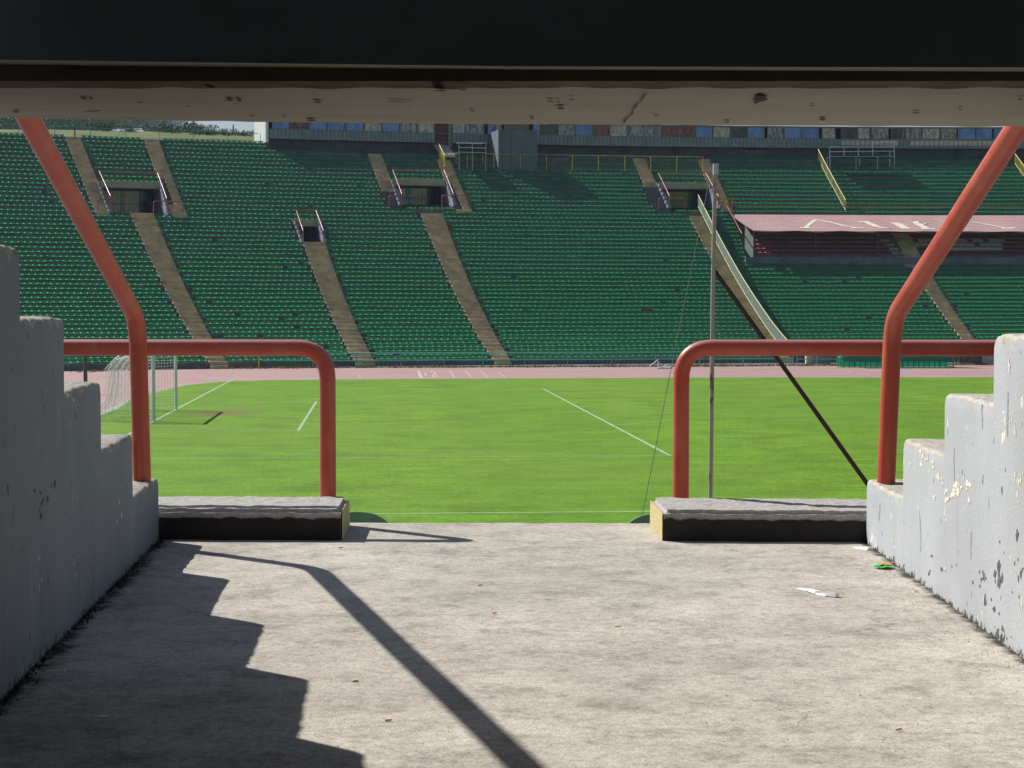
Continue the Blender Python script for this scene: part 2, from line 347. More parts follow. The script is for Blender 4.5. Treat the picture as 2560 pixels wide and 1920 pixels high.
# painted lane figure by the start line: three nested strokes
for (x0,y0),(x1,y1) in[((1060,927),(1078,927)),((1078,927),(1080,931)),((1062,931),(1080,931)),((1063,936),(1082,936)),((1064,940),(1084,940)),((1068,944),(1080,944)),((1063,931),(1065,940)),((1082,936),(1085,944))]:
    gline(on_z(x0,y0,0),on_z(x1,y1,0),.11,.006)
for k in range(5):   # lane lines
    yy=110.4+k*2.5
    gline((-16+k,yy),(70,yy),.05,.002+.0)
tag(mb.build('track_markings',M['track_line']),kind='structure')
mb=MB(); vp=[(1220,917.5),(1050,919),(900,921),(620,922.5),(400,926),(250,931),(250,928),(400,922.5),(620,919),(900,917),(1050,915.5),(1220,913),(1500,912),(1800,911),(2500,908),(2500,911),(1800,917),(1500,919)]
mb=MB()
for i in range(260):
    x=random.uniform(200,2500); y=np.interp(x,[200,400,900,1100,1750,2500],[930,922,919.3,918.2,915.5,911.5])+random.uniform(-.3,1.3)
    p=on_z(x,y,0); 
    for k in range(14):
        q=(p[0]+random.gauss(0,.35),p[1]+random.gauss(0,.3)); h=random.uniform(.05,.22); a=random.uniform(0,PI); d=(math.cos(a)*.05,math.sin(a)*.05)
        mb.add([(q[0]-d[0],q[1]-d[1],0),(q[0]+d[0],q[1]+d[1],0),(q[0]+random.gauss(0,.03),q[1],h)],[(0,1,2)])
tag(mb.build('dry_verge_grass',M['verge']),'dry yellowish grass tufts along the far edge of the running track','grass',kind='stuff')

# ================================================================== FAR GRANDSTAND
XC,R5,T=42.,207.,.78; YC=166.-R5; NR=52
def RR(r): return R5+(5-r)*T
def cyl(px,py,R):
    d=ray(px,py); o=np.array([-XC,-YC]); A=d[0]**2+d[1]**2; B=2*(o[0]*d[0]+o[1]*d[1]); C_=o@o-R*R
    t=(-B+math.sqrt(B*B-4*A*C_))/(2*A); return CAM+d*t
def PP(R,a,z): return (XC+R*math.sin(a),YC+R*math.cos(a),z)
def ang(p): return math.atan2(p[0]-XC,p[1]-YC)
tabr=[0,5,10,19,34,37,45,49,51]; taby=[353.6,406.5,458.8,556.1,722.7,755,841,880.5,899.5]
ZR=[cyl(600,float(np.interp(r,tabr,taby)),RR(r)+.3)[2]-.11 for r in range(NR)]
def Z(r): return float(np.interp(r,range(NR),ZR)) if r>=0 else ZR[0]+(-r)*.4
def surf(px,py):
    lo,hi=-3.,53.
    f=lambda r: cyl(px,py,RR(r)+.3)[2]-Z(r)-.1 if r<=51 else cyl(px,py,RR(r)+.3)[2]-(ZR[-1]-(r-51)*.25)-.1
    # pixel ray above surface at near rows, below at far rows
    for _ in range(50):
        m=(lo+hi)/2
        if f(m)>0: hi=m      # ray passes above this row: look farther up
        else: lo=m
    # choose orientation check
    return m,ang(cyl(px,py,RR(m)+.3))
def surf2(px,py):
    best=None
    rs=np.linspace(-3,52,221); v=[cyl(px,py,RR(r)+.3)[2]-(Z(r) if r<=51 else ZR[-1]-(r-51)*.25)-.1 for r in rs]
    for i in range(len(rs)-1):
        if v[i]*v[i+1]<=0:
            t=v[i]/(v[i]-v[i+1]) if v[i]!=v[i+1] else 0; r=rs[i]+t*(rs[i+1]-rs[i]); return r,ang(cyl(px,py,RR(r)+.3))
    r=rs[int(np.argmin(np.abs(v)))]; return r,ang(cyl(px,py,RR(r)+.3))
class Band:      # a strip on the stand bounded by two lines that are straight in plan
    def __init__(s,lt,rt,lb,rb,r0=None,r1=None):
        a,b,c,d=surf2(*lt),surf2(*rt),surf2(*lb),surf2(*rb)
        s.r0=min(a[0],b[0]) if r0 is None else r0; s.r1=max(c[0],d[0]) if r1 is None else r1
        s.L=(a,c); s.R=(b,d)
    def lr(s,r):
        g=lambda e: e[0][1]+(e[1][1]-e[0][1])*(r-e[0][0])/(e[1][0]-e[0][0]); return g(s.L),g(s.R)
AIS=dict(
 a1=Band((168,356),(206,357),(237,526),(276,526),-1,17),
 a2=Band((362,354),(398,353),(424,524),(463,524),-1,17),
 a3=Band((326,533),(384,533),(529,912),(572,912),17,51.9),
 a4=Band((758,607),(813,607),(886,899),(935,899),23,51.9),
 a5=Band((918,382),(952,382),(970,514),(1005,514),2,15),
 a6=Band((1092,398),(1124,398),(1136,514),(1174,514),3,15),
 a7=Band((1047,522),(1102,522),(1237,901),(1278,901),16,51.9),
 a8=Band((1579,392),(1609,392),(1638,521),(1674,521),2,15),
 a9=Band((1742,394),(1772,394),(1795,521),(1829,521),2,14),
 a10=Band((1717,528),(1747,528),(1905,844),(1938,844),16,51.9),
 a11=Band((2280,668),(2318,668),(2404,844),(2435,844),20,51.9))
class Portal:
    def __init__(s,name,xl,xr,yb,bl,br,yt,small=False):
        s.name=name; s.small=small
        (rb,al),(_,ar)=surf2(xl,yb),surf2(xr,yb); (rt,bl_),(_,br_)=surf2(bl,yt),surf2(br,yt)
        s.rb=int(round(rb)); s.rt=int(round(rt)); s.al,s.ar,s.bl,s.br=al,ar,bl_,br_
    def lr(s,r):
        t=(s.rb-r)/(s.rb-s.rt); return s.al+(s.bl-s.al)*t, s.ar+(s.br-s.ar)*t
PORT=[Portal('v1',277,417,530,248,396,452),Portal('v2',758,809,603,738,792,546,True),Portal('v3',1005,1134,514,981,1112,446),Portal('v4',1674,1797,517,1645,1765,452)]
print('portals',[(p.name,p.rb,p.rt) for p in PORT],'Z',round(ZR[0],2),round(ZR[25],2),round(ZR[51],2))
# VIP box on the right
vl=surf2(1862,655)[1]; VR0,VR1=16,27; vtop=surf2(1850,545)[1]
VA=vl; VB=.17; A0,A1=-.46,.17
AB=ang(cyl(676,362,RR(2)+.6))      # left end of the building
AP0,AP1=ang(cyl(1237,395,RR(3))),ang(cyl(1335,395,RR(3)))
def holes(r):
    h=[]
    for p in PORT:
        if p.rt<r<=p.rb: h.append(p.lr(r))
    return sorted(h)
def segs(r,a0=A0,a1=A1):
    out=[];c=a0
    for l,rr in holes(r):
        if l>c: out.append((c,l)); c=max(c,rr)
    out.append((c,a1)); return out
stand=empty('grandstand',PP(RR(51),0,0)); tag(stand,'far green seated grandstand bowl curving behind the running track','grandstand')
mb=MB()
DA=.012
def arc(a,b): 
    n=max(1,int(math.ceil((b-a)/DA))); return [a+(b-a)*i/n for i in range(n+1)]
for r in range(NR):
    zb=Z(r+1) if r<NR-1 else 0.0
    for s0,s1 in segs(r):
        if r<2 and s1>AB: s1=min(s1,AB)
        if s1<=s0: continue
        aa=arc(s0,s1)
        for u,v in zip(aa[:-1],aa[1:]):
            R=RR(r); z=ZR[r]
            mb.quad(PP(R,u,z),PP(R,v,z),PP(R+T,v,z),PP(R+T,u,z))
            # riser (may drop further when the row below is cut by a portal)
            mb.quad(PP(R,u,zb),PP(R,v,zb),PP(R,v,z),PP(R,u,z))
# back rim and top walkway at the left part
aa=arc(A0,AB)
for u,v in zip(aa[:-1],aa[1:]):
    R=RR(-1); z=ZR[0]+.06
    mb.quad(PP(R,u,ZR[0]),PP(R,v,ZR[0]),PP(R,v,z),PP(R,u,z),1); mb.quad(PP(R,u,z),PP(R,v,z),PP(R+2.2,v,z),PP(R+2.2,u,z),1)
aa=arc(AB,A1)
for u,v in zip(aa[:-1],aa[1:]):
    mb.quad(PP(RR(1),u,ZR[2]),PP(RR(1),v,ZR[2]),PP(RR(1)+4,v,ZR[2]),PP(RR(1)+4,u,ZR[2]),1)
terr=mb.build('terrace',[M['terrace'],M['recess']],stand)
# stair flights: two treads per row, set on the terrace
for nm,b_ in AIS.items():
    mb=MB()
    for r in range(NR):
        if not(b_.r0-.5<=r<=b_.r1+.5): continue
        l,rr=b_.lr(r); l2,rr2=b_.lr(r+1)
        for p in PORT:
            if p.rt<r<=p.rb:
                pl,pr=p.lr(r)
                if nm in('a1','a5','a8') : rr=min(rr,pl-.0006); rr2=min(rr2,p.lr(r+1)[0]-.0006)
                if nm in('a2','a6','a9') : l=max(l,pr+.0006); l2=max(l2,p.lr(r+1)[1]+.0006)
        if rr<=l+.002: l=rr-.0035; l2=min(l2,rr2-.0035)
        zb=Z(r+1) if r<NR-1 else 0.02
        R=RR(r); zm=(zb+ZR[r])/2
        # half step standing in front of the riser, and a thin nosing slab on the tread
        mb.hexa([PP(R-T/2,l2,zb),PP(R-T/2,rr2,zb),PP(R-.003,rr,zb),PP(R-.003,l,zb)],[PP(R-T/2,l2,zm),PP(R-T/2,rr2,zm),PP(R-.003,rr,zm),PP(R-.003,l,zm)])
        mb.hexa([PP(R-.02,l,zm+.003),PP(R-.02,rr,zm+.003),PP(R+T/2,rr,zm+.003),PP(R+T/2,l,zm+.003)],[PP(R-.02,l,ZR[r]+.03),PP(R-.02,rr,ZR[r]+.03),PP(R+T/2-.005,rr,ZR[r]+.03),PP(R+T/2-.005,l,ZR[r]+.03)])
    mb.build('stairway',M['stairs'],stand)
# portals
for p in PORT:
    zf=ZR[p.rb]-.0; depth=RR(p.rt)+4.2
    mb=MB()
    # floor and back passage
    l0,r0=p.lr(p.rb+1); l1,r1=p.lr(p.rt)
    mb.quad(PP(RR(p.rb),l0,zf),PP(RR(p.rb),r0,zf),PP(depth,r1,zf),PP(depth,l1,zf),1)
    mb.quad(PP(RR(p.rt)+.3,l1,ZR[p.rt]-.5),PP(RR(p.rt)+.3,r1,ZR[p.rt]-.5),PP(depth,r1,ZR[p.rt]-.5),PP(depth,l1,ZR[p.rt]-.5),1)
    wt=.0011
    for sd in(0,1):
        for r in range(p.rt+1,p.rb+1):
            e=p.lr(r)[sd]; e2=p.lr(r)[sd]; o=-wt if sd==0 else wt
            top=ZR[r]+.28
            A_,B_=(e+o,e) if sd==0 else (e,e+o)
            mb.hexa([PP(RR(r)+.002,A_,zf-.3),PP(RR(r)+.002,B_,zf-.3),PP(RR(r)+T-.002,B_,zf-.3),PP(RR(r)+T-.002,A_,zf-.3)],[PP(RR(r)+.002,A_,top),PP(RR(r)+.002,B_,top),PP(RR(r)+T-.002,B_,top),PP(RR(r)+T-.002,A_,top)],0)
        e=(l1,r1)[sd]; o=-wt if sd==0 else wt; A_,B_=(e+o,e) if sd==0 else (e,e+o)
        mb.hexa([PP(RR(p.rt)+.31,A_,zf),PP(RR(p.rt)+.31,B_,zf),PP(depth,B_,zf),PP(depth,A_,zf)],[PP(RR(p.rt)+.31,A_,ZR[p.rt]-.52),PP(RR(p.rt)+.31,B_,ZR[p.rt]-.52),PP(depth,B_,ZR[p.rt]-.52),PP(depth,A_,ZR[p.rt]-.52)],0)
    if p.small: mb.quad(PP(depth,l1,zf),PP(depth,r1,zf),PP(depth,r1,ZR[p.rt]-.5),PP(depth,l1,ZR[p.rt]-.5),1)
    mb.build('portal_wall',[M['pwall'],M['recess']],stand)
    mb=MB(); e=.0016
    mb.hexa([PP(RR(p.rt)-.18,l1-e,ZR[p.rt]-.48),PP(RR(p.rt)-.18,r1+e,ZR[p.rt]-.48),PP(RR(p.rt)+.28,r1+e,ZR[p.rt]-.48),PP(RR(p.rt)+.28,l1-e,ZR[p.rt]-.48)],[PP(RR(p.rt)-.18,l1-e,ZR[p.rt]+.04),PP(RR(p.rt)-.18,r1+e,ZR[p.rt]+.04),PP(RR(p.rt)+.28,r1+e,ZR[p.rt]+.04),PP(RR(p.rt)+.28,l1-e,ZR[p.rt]+.04)])
    mb.build('lintel',M['lintel'],stand)
# portal guard rails and gates
lab={'v1':'around the portal nearest the goal, leftmost','v2':'around the small lower portal','v3':'around the middle wide portal below the scaffold','v4':'around the wide portal behind the rusty pole'}
rp={'v1':((277,491),(248,427.5),(394,432),(417,496),534),'v2':((758,577),(741,526),(790,526),(809,577),606),'v3':((1005,485),(982,424.5),(1110,424.5),(1134,485),517),'v4':((1674,490),(1646,432.5),(1765,432.5),(1797,492),521)}
shortr={'v1':[(245,318,498,528),(384,458,503,531)],'v3':[(973,1041,488.5,518),(1105,1171,488.5,518)],'v4':[(1647,1712,495.5,523),(1786,1831,497,524)]}
for p in PORT:
    b0,t0,t1,b1,yb=rp[p.name]; Rb,Rt=RR(p.rb)+.05,RR(p.rt)+.05
    P0,P1,P2,P3=cyl(*b0,Rb),cyl(*t0,Rt),cyl(*t1,Rt),cyl(*b1,Rb)
    root=empty('guard_rail',P0); tag(root,'red pipe guard rail '+lab[p.name],'railing','pipe rails around the stand portals')
    mb=MB(); mb.tube(bend_path([(P0[0],P0[1],ZR[p.rb]),P0,P1,P2,P3,(P3[0],P3[1],ZR[p.rb])],.1,3),.045,6); mb.build('rail',M['red_far'],root)
    for f in(.2,.78):
        q=P1+(P2-P1)*f; mb=MB(); mb.tube([(q[0],q[1],ZR[p.rt]),(q[0],q[1],q[2])],.022,5); mb.build('post',M['red_far'],root)
    for i,(x0,x1,yt,ybm) in enumerate(shortr.get(p.name,[])):
        R=RR(p.rb)-.1; q0,q1,g0,g1=cyl(x0,yt,R),cyl(x1,yt,R),cyl(x0,ybm,R),cyl(x1,ybm,R)
        mb=MB(); mb.tube(bend_path([g0,q0,q1,g1],.14,4),.045,6); o=mb.build('handrail',M['red_far'])
        tag(o,'short red hoop rail, '+('left' if i==0 else 'right')+' foot of the '+{'v1':'portal nearest the goal','v3':'middle portal below the scaffold','v4':'portal behind the rusty pole'}[p.name],'railing','short hoop rails at portal feet')
    if not p.small:
        depth=RR(p.rt)+2.2; zf=ZR[p.rb]; zt=ZR[p.rt]-.55
        l1,r1=p.lr(p.rt); W=r1-l1
        gr=empty('gate',PP(depth,l1,zf)); tag(gr,'barred steel gate inside the portal '+{'v1':'nearest the goal, pale green bars','v3':'in the middle, with a dark square plate','v4':'behind the rusty pole, bars with wide gaps'}[p.name],'gate','barred gates inside the portals')
        f1=.74
        mb=MB(); n=17
        for i in range(n):
            if p.name=='v4' and (i%5) in(2,3): continue
            a=l1+W*f1*(i+.5)/n; q=PP(depth,a,0); mb.box((q[0],q[1],(zf+.35+zt)/2),.085,.03,zt-zf-.35)
        mb.build('bars',M['white'] if p.name!='v4' else M['green_pale'],gr)
        mb=MB()
        for zz in(zf+.35,(zf+zt)/2,zt-.02): mb.tube([PP(depth-.02,l1+W*f1*t,zz) for t in(0,.5,1)],.03,5)
        mb.build('frame',M['green_rail'],gr)
        if p.name!='v4':
            mb=MB(); a,b_=l1+W*(.42 if p.name=='v1' else .33),l1+W*(.5 if p.name=='v1' else .47)
            mb.hexa([PP(depth+.1,a,zf+.35),PP(depth+.1,b_,zf+.35),PP(depth+.14,b_,zf+.35),PP(depth+.14,a,zf+.35)],[PP(depth+.1,a,zt),PP(depth+.1,b_,zt),PP(depth+.14,b_,zt),PP(depth+.14,a,zt)]); mb.build('panel',M['green_pale'],gr)
        mb=MB()
        mb.hexa([PP(depth+.2,l1+W*f1,zf),PP(depth+.2,r1,zf),PP(depth+.35,r1,zf),PP(depth+.35,l1+W*f1,zf)],[PP(depth+.2,l1+W*f1,zt+.05),PP(depth+.2,r1,zt+.05),PP(depth+.35,r1,zt+.05),PP(depth+.35,l1+W*f1,zt+.05)]); mb.build('door_panel',M['g_dark'],gr)
        if p.name=='v3':
            mb=MB(); a=l1+W*.12; q=PP(depth-.06,a,zf+1.5); mb.box(q,.42,.03,.4); mb.build('plate',M['g_dark'],gr)

# ------------------------------------------------------------------ seats
def seat_mesh():
    prof=[(-.20,.0),(-.225,.03),(-.20,.055),(-.10,.072),(.05,.09),(.13,.12),(.175,.175),(.195,.205)]
    xs=[(-.222,.03),(-.205,.008),(-.07,0),(.07,0),(.205,.008),(.222,.03)]
    V=[];Fc=[]
    for i,(y,z) in enumerate(prof):
        for x,dz in xs:
            zz=z+(dz if i>0 else 0)
            if i>=6: zz-=abs(x)**2*.25
            if i==0: zz=z
            V.append((x,y,zz))
    n=len(xs)
    for i in range(len(prof)-1):
        for j in range(n-1): Fc.append((i*n+j,i*n+j+1,(i+1)*n+j+1,(i+1)*n+j))
    # short pedestal under the shell
    b=len(V); 
    for z in(-.03,.04):
        for x,y in((-.06,-.08),(.06,-.08),(.06,.08),(-.06,.08)): V.append((x,y,z))
    Fc+= [(b,b+1,b+5,b+4),(b+1,b+2,b+6,b+5),(b+3,b,b+4,b+7)]
    return np.array(V),Fc
SV,SF=seat_mesh()
def mk_seat(name,mat):
    me=bpy.data.meshes.new(name); me.from_pydata([tuple(v) for v in SV],[],SF); me.materials.append(mat)
    me.polygons.foreach_set('use_smooth',[True]*len(SF)); me.update(); return me
def merged(name,mat,places):
    n=len(places); nv=len(SV); P=np.array([p[0] for p in places]); th=np.array([p[1] for p in places]); tl=np.array([p[2] for p in places])
    V=np.repeat(SV[None],n,0).copy()
    y=V[...,1]*np.cos(tl)[:,None]-V[...,2]*np.sin(tl)[:,None]; z=V[...,1]*np.sin(tl)[:,None]+V[...,2]*np.cos(tl)[:,None]
    c,s=np.cos(th)[:,None],np.sin(th)[:,None]; x=V[...,0]
    W=np.stack([x*c-y*s,x*s+y*c,z],-1)+P[:,None,:]
    SFa=np.array(SF); nf=len(SFa); fa=(SFa[None]+(np.arange(n)*nv)[:,None,None]).reshape(-1)
    me=bpy.data.meshes.new(name); me.vertices.add(n*nv); me.vertices.foreach_set('co',W.reshape(-1))
    me.loops.add(len(fa)); me.loops.foreach_set('vertex_index',fa); me.polygons.add(n*nf)
    me.polygons.foreach_set('loop_start',np.arange(n*nf)*4); me.polygons.foreach_set('loop_total',np.full(n*nf,4)); me.polygons.foreach_set('use_smooth',[True]*(n*nf))
    me.materials.append(mat); me.update(calc_edges=True); me.validate()
    o=bpy.data.objects.new(name,me); col.objects.link(o); return o
green=[];red=[];white=[]
PITCH=.462
vf_,vb_=surf2(1880,662),surf2(1832,541)
def VL(r): return vf_[1]+(vb_[1]-vf_[1])*(r-vf_[0])/(vb_[0]-vf_[0])
aFx=ang(cyl(1886,573,RR(VR1)+.5)); V_in=surf2(1885,655)[1]; V_side=surf2(1862,640)[1]
vstair=Band((2205,600),(2228,600),(2268,668),(2300,668),14,27)
def blocked(r,a,q):
    m=.21/RR(r)
    for nm,b_ in AIS.items():
        if b_.r0-.5<=r<=b_.r1+.5:
            l,rr=b_.lr(r+ .3)
            if l-m<a<rr+m: return True
    for p in PORT:
        if p.rt<r<=p.rb+ (0):
            l,rr=p.lr(r)
            if l-m-.0015<a<rr+m+.0015: return True
        # the landing in front of each portal
    return False
for r in range(NR):
    R=RR(r)+.36; n=int((A1-A0)*R/PITCH); jit=random.uniform(0,1)*PITCH/R
    wob=random.random()*6
    for i in range(n):
        a=A0+jit+i*PITCH/R; p=PP(R,a,ZR[r]+.03); x,y,_=proj(p)
        if x<-120 or x>2680: continue
        if r<2 and a>AB-.002: continue
        if 2<=r<=4 and AP0-.004<a<AP1+.016: continue
        if blocked(r,a,p): continue
        if VR0<=r<=VR1 and a>VL(r)-.0012:
            if r<19 or r in(VR1-1,VR1): continue
            if aFx+.002<a:
                l,rr=vstair.lr(r)
                if l<a<rr: continue
                xs=x
                if (r in(22,23,24) and 2290<xs<2510 and rng.random()<.85) or rng.random()<.02: white.append((p,-a,0.))
                else: red.append((p,-a,0.))
            continue
        if rng.random()<.004: continue
        tl=rng.normal(0,.02)
        if rng.random()<.02: tl+=rng.normal(0,.12)
        z=ZR[r]+.03+rng.normal(0,.004)+.012*math.sin(a*90+wob)
        green.append(((p[0],p[1],z),-a+rng.normal(0,.02),tl,x,y))
def hidden(x,y):
    if 846<y<893 and (150<x<845 or 1665<x<2490): return True
    if x<165 or x>2485: return True
    if 320<x<380 or 2190<x<2255: return True
    if not(0<x<2560): return True
    return False
green.sort(key=lambda g: math.hypot(g[0][0],g[0][1]))
ind=[];rest=[]
for g_ in green:
    if len(ind)<300 and not hidden(g_[3],g_[4]): ind.append(g_)
    else: rest.append(g_)
print('seats',len(green),len(red),len(white))
sm=mk_seat('stadium_seat',M['seat_green'])
for g_ in ind:
    o=bpy.data.objects.new('stadium_seat',sm); o.location=g_[0]; o.rotation_euler=(g_[2],0,g_[1]); col.objects.link(o)
    tag(o,'small green plastic seat in the lowest rows of the far stand','seat','green seats in the lowest rows of the far stand')
tag(merged('green_seats',M['seat_green'],rest),'rows of green plastic seats filling the far stand above its lowest rows','seats',kind='stuff')
rm=mk_seat('box_seat',M['seat_red'])
red.sort(key=lambda g: math.hypot(g[0][0],g[0][1]))
for g_ in red[:300]:
    o=bpy.data.objects.new('box_seat',rm); o.location=g_[0]; o.rotation_euler=(0,0,g_[1]); col.objects.link(o)
    tag(o,'dark red seat in the shade under the pink canopy','seat','dark red seats under the pink canopy')
if len(red)>300: tag(merged('box_seats',M['seat_red'],red[300:]),'dark red seats in the deeper rows under the canopy','seats',kind='stuff')
wm=mk_seat('covered_seat',M['seat_white'])
for g_ in white:
    o=bpy.data.objects.new('covered_seat',wm); o.location=g_[0]; o.rotation_euler=(0,0,g_[1]); col.objects.link(o)
    tag(o,'white covered seat among the dark red seats under the canopy','seat','white covered seats under the canopy')

# ------------------------------------------------------------------ VIP box: cut walls, canopy, posts, side screen
box=empty('vip_box',PP(RR(VR1),VA,ZR[VR1])); tag(box,'dark seating box with faded pink canopy lettered in cream','spectator box')
aa=arc(VA,VB)
mb=MB()
for u,v in zip(aa[:-1],aa[1:]):
    R=RR(VR1)-.12; zb,zt=ZR[VR1+1]-.02,ZR[VR1]+.42
    mb.hexa([PP(R,u,zb),PP(R,v,zb),PP(R+.2,v,zb),PP(R+.2,u,zb)],[PP(R,u,zt),PP(R,v,zt),PP(R+.2,v,zt),PP(R+.2,u,zt)])
mb.build('front_wall',M['recess'],box)
Rf,Rbk=RR(VR1)+.5,RR(VR0)-.4
zf_=cyl(2200,577,Rf)[2]; zb_=cyl(2100,537.5,Rbk)[2]
aF=ang(cyl(1883,573,Rf)); aB=ang(cyl(1827,537,Rbk))
mb=MB(); N1,N2=70,8
def can(t,s,dz=0):
    a0=aF+(aB-aF)*s; a=a0+(VB-a0)*t; R=Rf+(Rbk-Rf)*s
    sag=-.10*math.sin(PI*s)*(.6+.4*math.sin(t*70)) -.05*abs(math.sin(t*38))*(1-s)
    return PP(R,a,zf_+(zb_-zf_)*s+sag+dz)
vv=[can(i/N1,j/N2,dz) for dz in(0,-.03) for i in range(N1+1) for j in range(N2+1)]
o_=(N1+1)*(N2+1); ff=[]
for i in range(N1):
    for j in range(N2):
        k=i*(N2+1)+j; ff.append((k,k+N2+1,k+N2+2,k+1)); ff.append((o_+k,o_+k+1,o_+k+N2+2,o_+k+N2+1))
mb.add(vv,ff,0,True)
for i in range(N1):   # hanging front valance
    a,b_=can(i/N1,0),can((i+1)/N1,0); h0=.07+.05*math.sin(i*.9); h1=.07+.05*math.sin((i+1)*.9)
    mb.quad((a[0],a[1]-.01,a[2]-h0),(b_[0],b_[1]-.01,b_[2]-h1),(b_[0],b_[1]-.01,b_[2]),(a[0],a[1]-.01,a[2]))
cano=mb.build('canopy',M['canopy'],box)
# lettering painted on the canopy cloth: strokes given in picture pixels, laid on the sloping cloth
def on_can(px,py):
    # sloping surface between front and back edges
    lo,hi=0.,1.
    for _ in range(30):
        s=(lo+hi)/2; R=Rf+(Rbk-Rf)*s; z=cyl(px,py,R)[2]; zz=zf_+(zb_-zf_)*s
        if z<zz: hi=s
        else: lo=s
    a=ang(cyl(px,py,Rf+(Rbk-Rf)*s)); a0=aF+(aB-aF)*s; t=(a-a0)/(VB-a0); p=can(t,s,.03); return Vector(p)
mb=MB()
zs=lambda x,y:(1900+x*.2984,290+y*.2984)
strokes=[([(385,925),(425,890),(470,866)],22),([(470,866),(600,888),(720,915),(830,932)],22),([(335,932),(425,930)],10),([(760,930),(870,934)],8),
 ([(880,884),(935,908),(985,930),(1060,938),(1110,934)],34),([(1125,884),(1180,910),(1225,938)],42),([(820,884),(910,884)],7),
 ([(1290,888),(1345,915),(1400,945)],34),([(1290,886),(1330,884)],10),([(1345,915),(1400,890),(1490,888)],12),([(1350,944),(1470,944)],8),
 ([(1790,884),(1880,895),(2000,922),(2060,938)],20),([(2030,940),(2140,934)],8)]
for st,wd in strokes:
    q=[on_can(*zs(*p)) for p in st]
    for a,b_ in zip(q[:-1],q[1:]):
        w_=wd*.2984/28/2*1.7; d=Vector((1,0,0)); n=Vector((w_,0,0))
        if abs(st[0][1]-st[-1][1])<12: n=(Vector(on_can(*zs(st[0][0],st[0][1]-wd/2)))-Vector(on_can(*zs(st[0][0],st[0][1]+wd/2))))*.5
        mb.quad(a-n,b_-n,b_+n,a+n)
mb.build('lettering',M['cream_paint'],cano)
for px in(1885,2040,2196,2352,2508):
    a=ang(cyl(px,575,Rf)); mb=MB(); mb.tube([PP(Rf+.05,a,ZR[VR1]),PP(Rf+.05,a,zf_-.04)],.05,6); mb.build('post',M['grey_steel'],box)
mb=MB()   # side screen, left end
p0,p1=PP(RR(VR1)+.2,aF-.0004,ZR[VR1]),PP(RR(24),ang(cyl(1862,625,RR(24))),ZR[24])
for z0,z1 in((.1,1.0),(1.2,1.95)):
    mb.hexa([(p0[0],p0[1],p0[2]+z0),(p0[0]+.04,p0[1],p0[2]+z0),(p1[0]+.04,p1[1],p1[2]+z0),(p1[0],p1[1],p1[2]+z0)],[(p0[0],p0[1],p0[2]+z1),(p0[0]+.04,p0[1],p0[2]+z1),(p1[0]+.04,p1[1],p1[2]+z1),(p1[0],p1[1],p1[2]+z1)])
mb.build('side_screen',M['meshp'],box)
mb=MB()   # rear wall behind the seats
aw=arc(VL(VR0)+.001,VB)
for u,v in zip(aw[:-1],aw[1:]):
    R=RR(VR0)-.25; mb.hexa([PP(R,u,ZR[VR0+1]),PP(R,v,ZR[VR0+1]),PP(R+.2,v,ZR[VR0+1]),PP(R+.2,u,ZR[VR0+1])],[PP(R,u,zb_-.1),PP(R,v,zb_-.1),PP(R+.2,v,zb_-.1),PP(R+.2,u,zb_-.1)])
mb.build('rear_wall',M['recess'],box)
mb=MB()
a0,a1=vstair.lr(19)
e0,e1=RR(20)-.1,RR(19)
mb.hexa([PP(e0,a0,ZR[20]),PP(e0,a1,ZR[20]),PP(e1,a1,ZR[20]),PP(e1,a0,ZR[20])],[PP(e0,a0,ZR[20]+.62),PP(e0,a1,ZR[20]+.62),PP(e1,a1,ZR[20]+.62),PP(e1,a0,ZR[20]+.62)]); mb.build('entrance',M['g_dark'],box)
mb=MB()
for r in range(21,28):
    l,rr=vstair.lr(r); mb.hexa([PP(RR(r)-.35,l,Z(r+1)),PP(RR(r)-.35,rr,Z(r+1)),PP(RR(r)-.003,rr,Z(r+1)),PP(RR(r)-.003,l,Z(r+1))],[PP(RR(r)-.35,l,(Z(r+1)+Z(r))/2),PP(RR(r)-.35,rr,(Z(r+1)+Z(r))/2),PP(RR(r)-.003,rr,(Z(r+1)+Z(r))/2),PP(RR(r)-.003,l,(Z(r+1)+Z(r))/2)])
mb.build('box_stair',M['stairs'],box)
# red rail above the canopy
R=RR(VR0-1)-.1
root=empty('guard_rail',cyl(1817,530,R)); tag(root,'long red pipe rail along the stand just above the pink canopy','railing')
mb=MB(); zt=cyl(2000,515,R)[2]; a0=ang(cyl(1817,515,R)); q=cyl(1855,584,RR(VR0+6))
path=[tuple(q)]+[PP(R,a,zt) for a in arc(a0,VB)]
mb.tube(path,.045,6); mb.build('rail',M['red_far'],root)
for px in(1907,1994,2085,2167,2253,2341,2428,2515):
    a=ang(cyl(px,520,R)); mb=MB(); mb.tube([PP(R,a,ZR[VR0]),PP(R,a,zt)],.03,5); mb.build('post',M['red_far'],root)

# ------------------------------------------------------------------ building along the top of the stand
bld=empty('press_building',PP(RR(2),AB,ZR[2])); tag(bld,'long grey press building with a window band along the top of the far stand','building')
RF=RR(1)+1.0; RW=RR(1)+2.5
zfb=cyl(1500,364,RF)[2]; zft=cyl(1500,342,RF)[2]; zwt=zft+1.12; zrf=zwt+.08
aD0,aD1=ang(cyl(1087,340,RF)),ang(cyl(1119,340,RF)); aD2=ang(cyl(1131,340,RF))
def slab(mb,a0,a1,R0,R1,z0,z1,mi=0):
    aa=arc(a0,a1)
    for u,v in zip(aa[:-1],aa[1:]): mb.hexa([PP(R0,u,z0),PP(R0,v,z0),PP(R1,v,z0),PP(R1,u,z0)],[PP(R0,u,z1),PP(R0,v,z1),PP(R1,v,z1),PP(R1,u,z1)],mi)
mb=MB(); slab(mb,AB+.0008,A1,RW,RW+.2,ZR[2],zft); mb.build('recess_wall',M['recess'],bld)
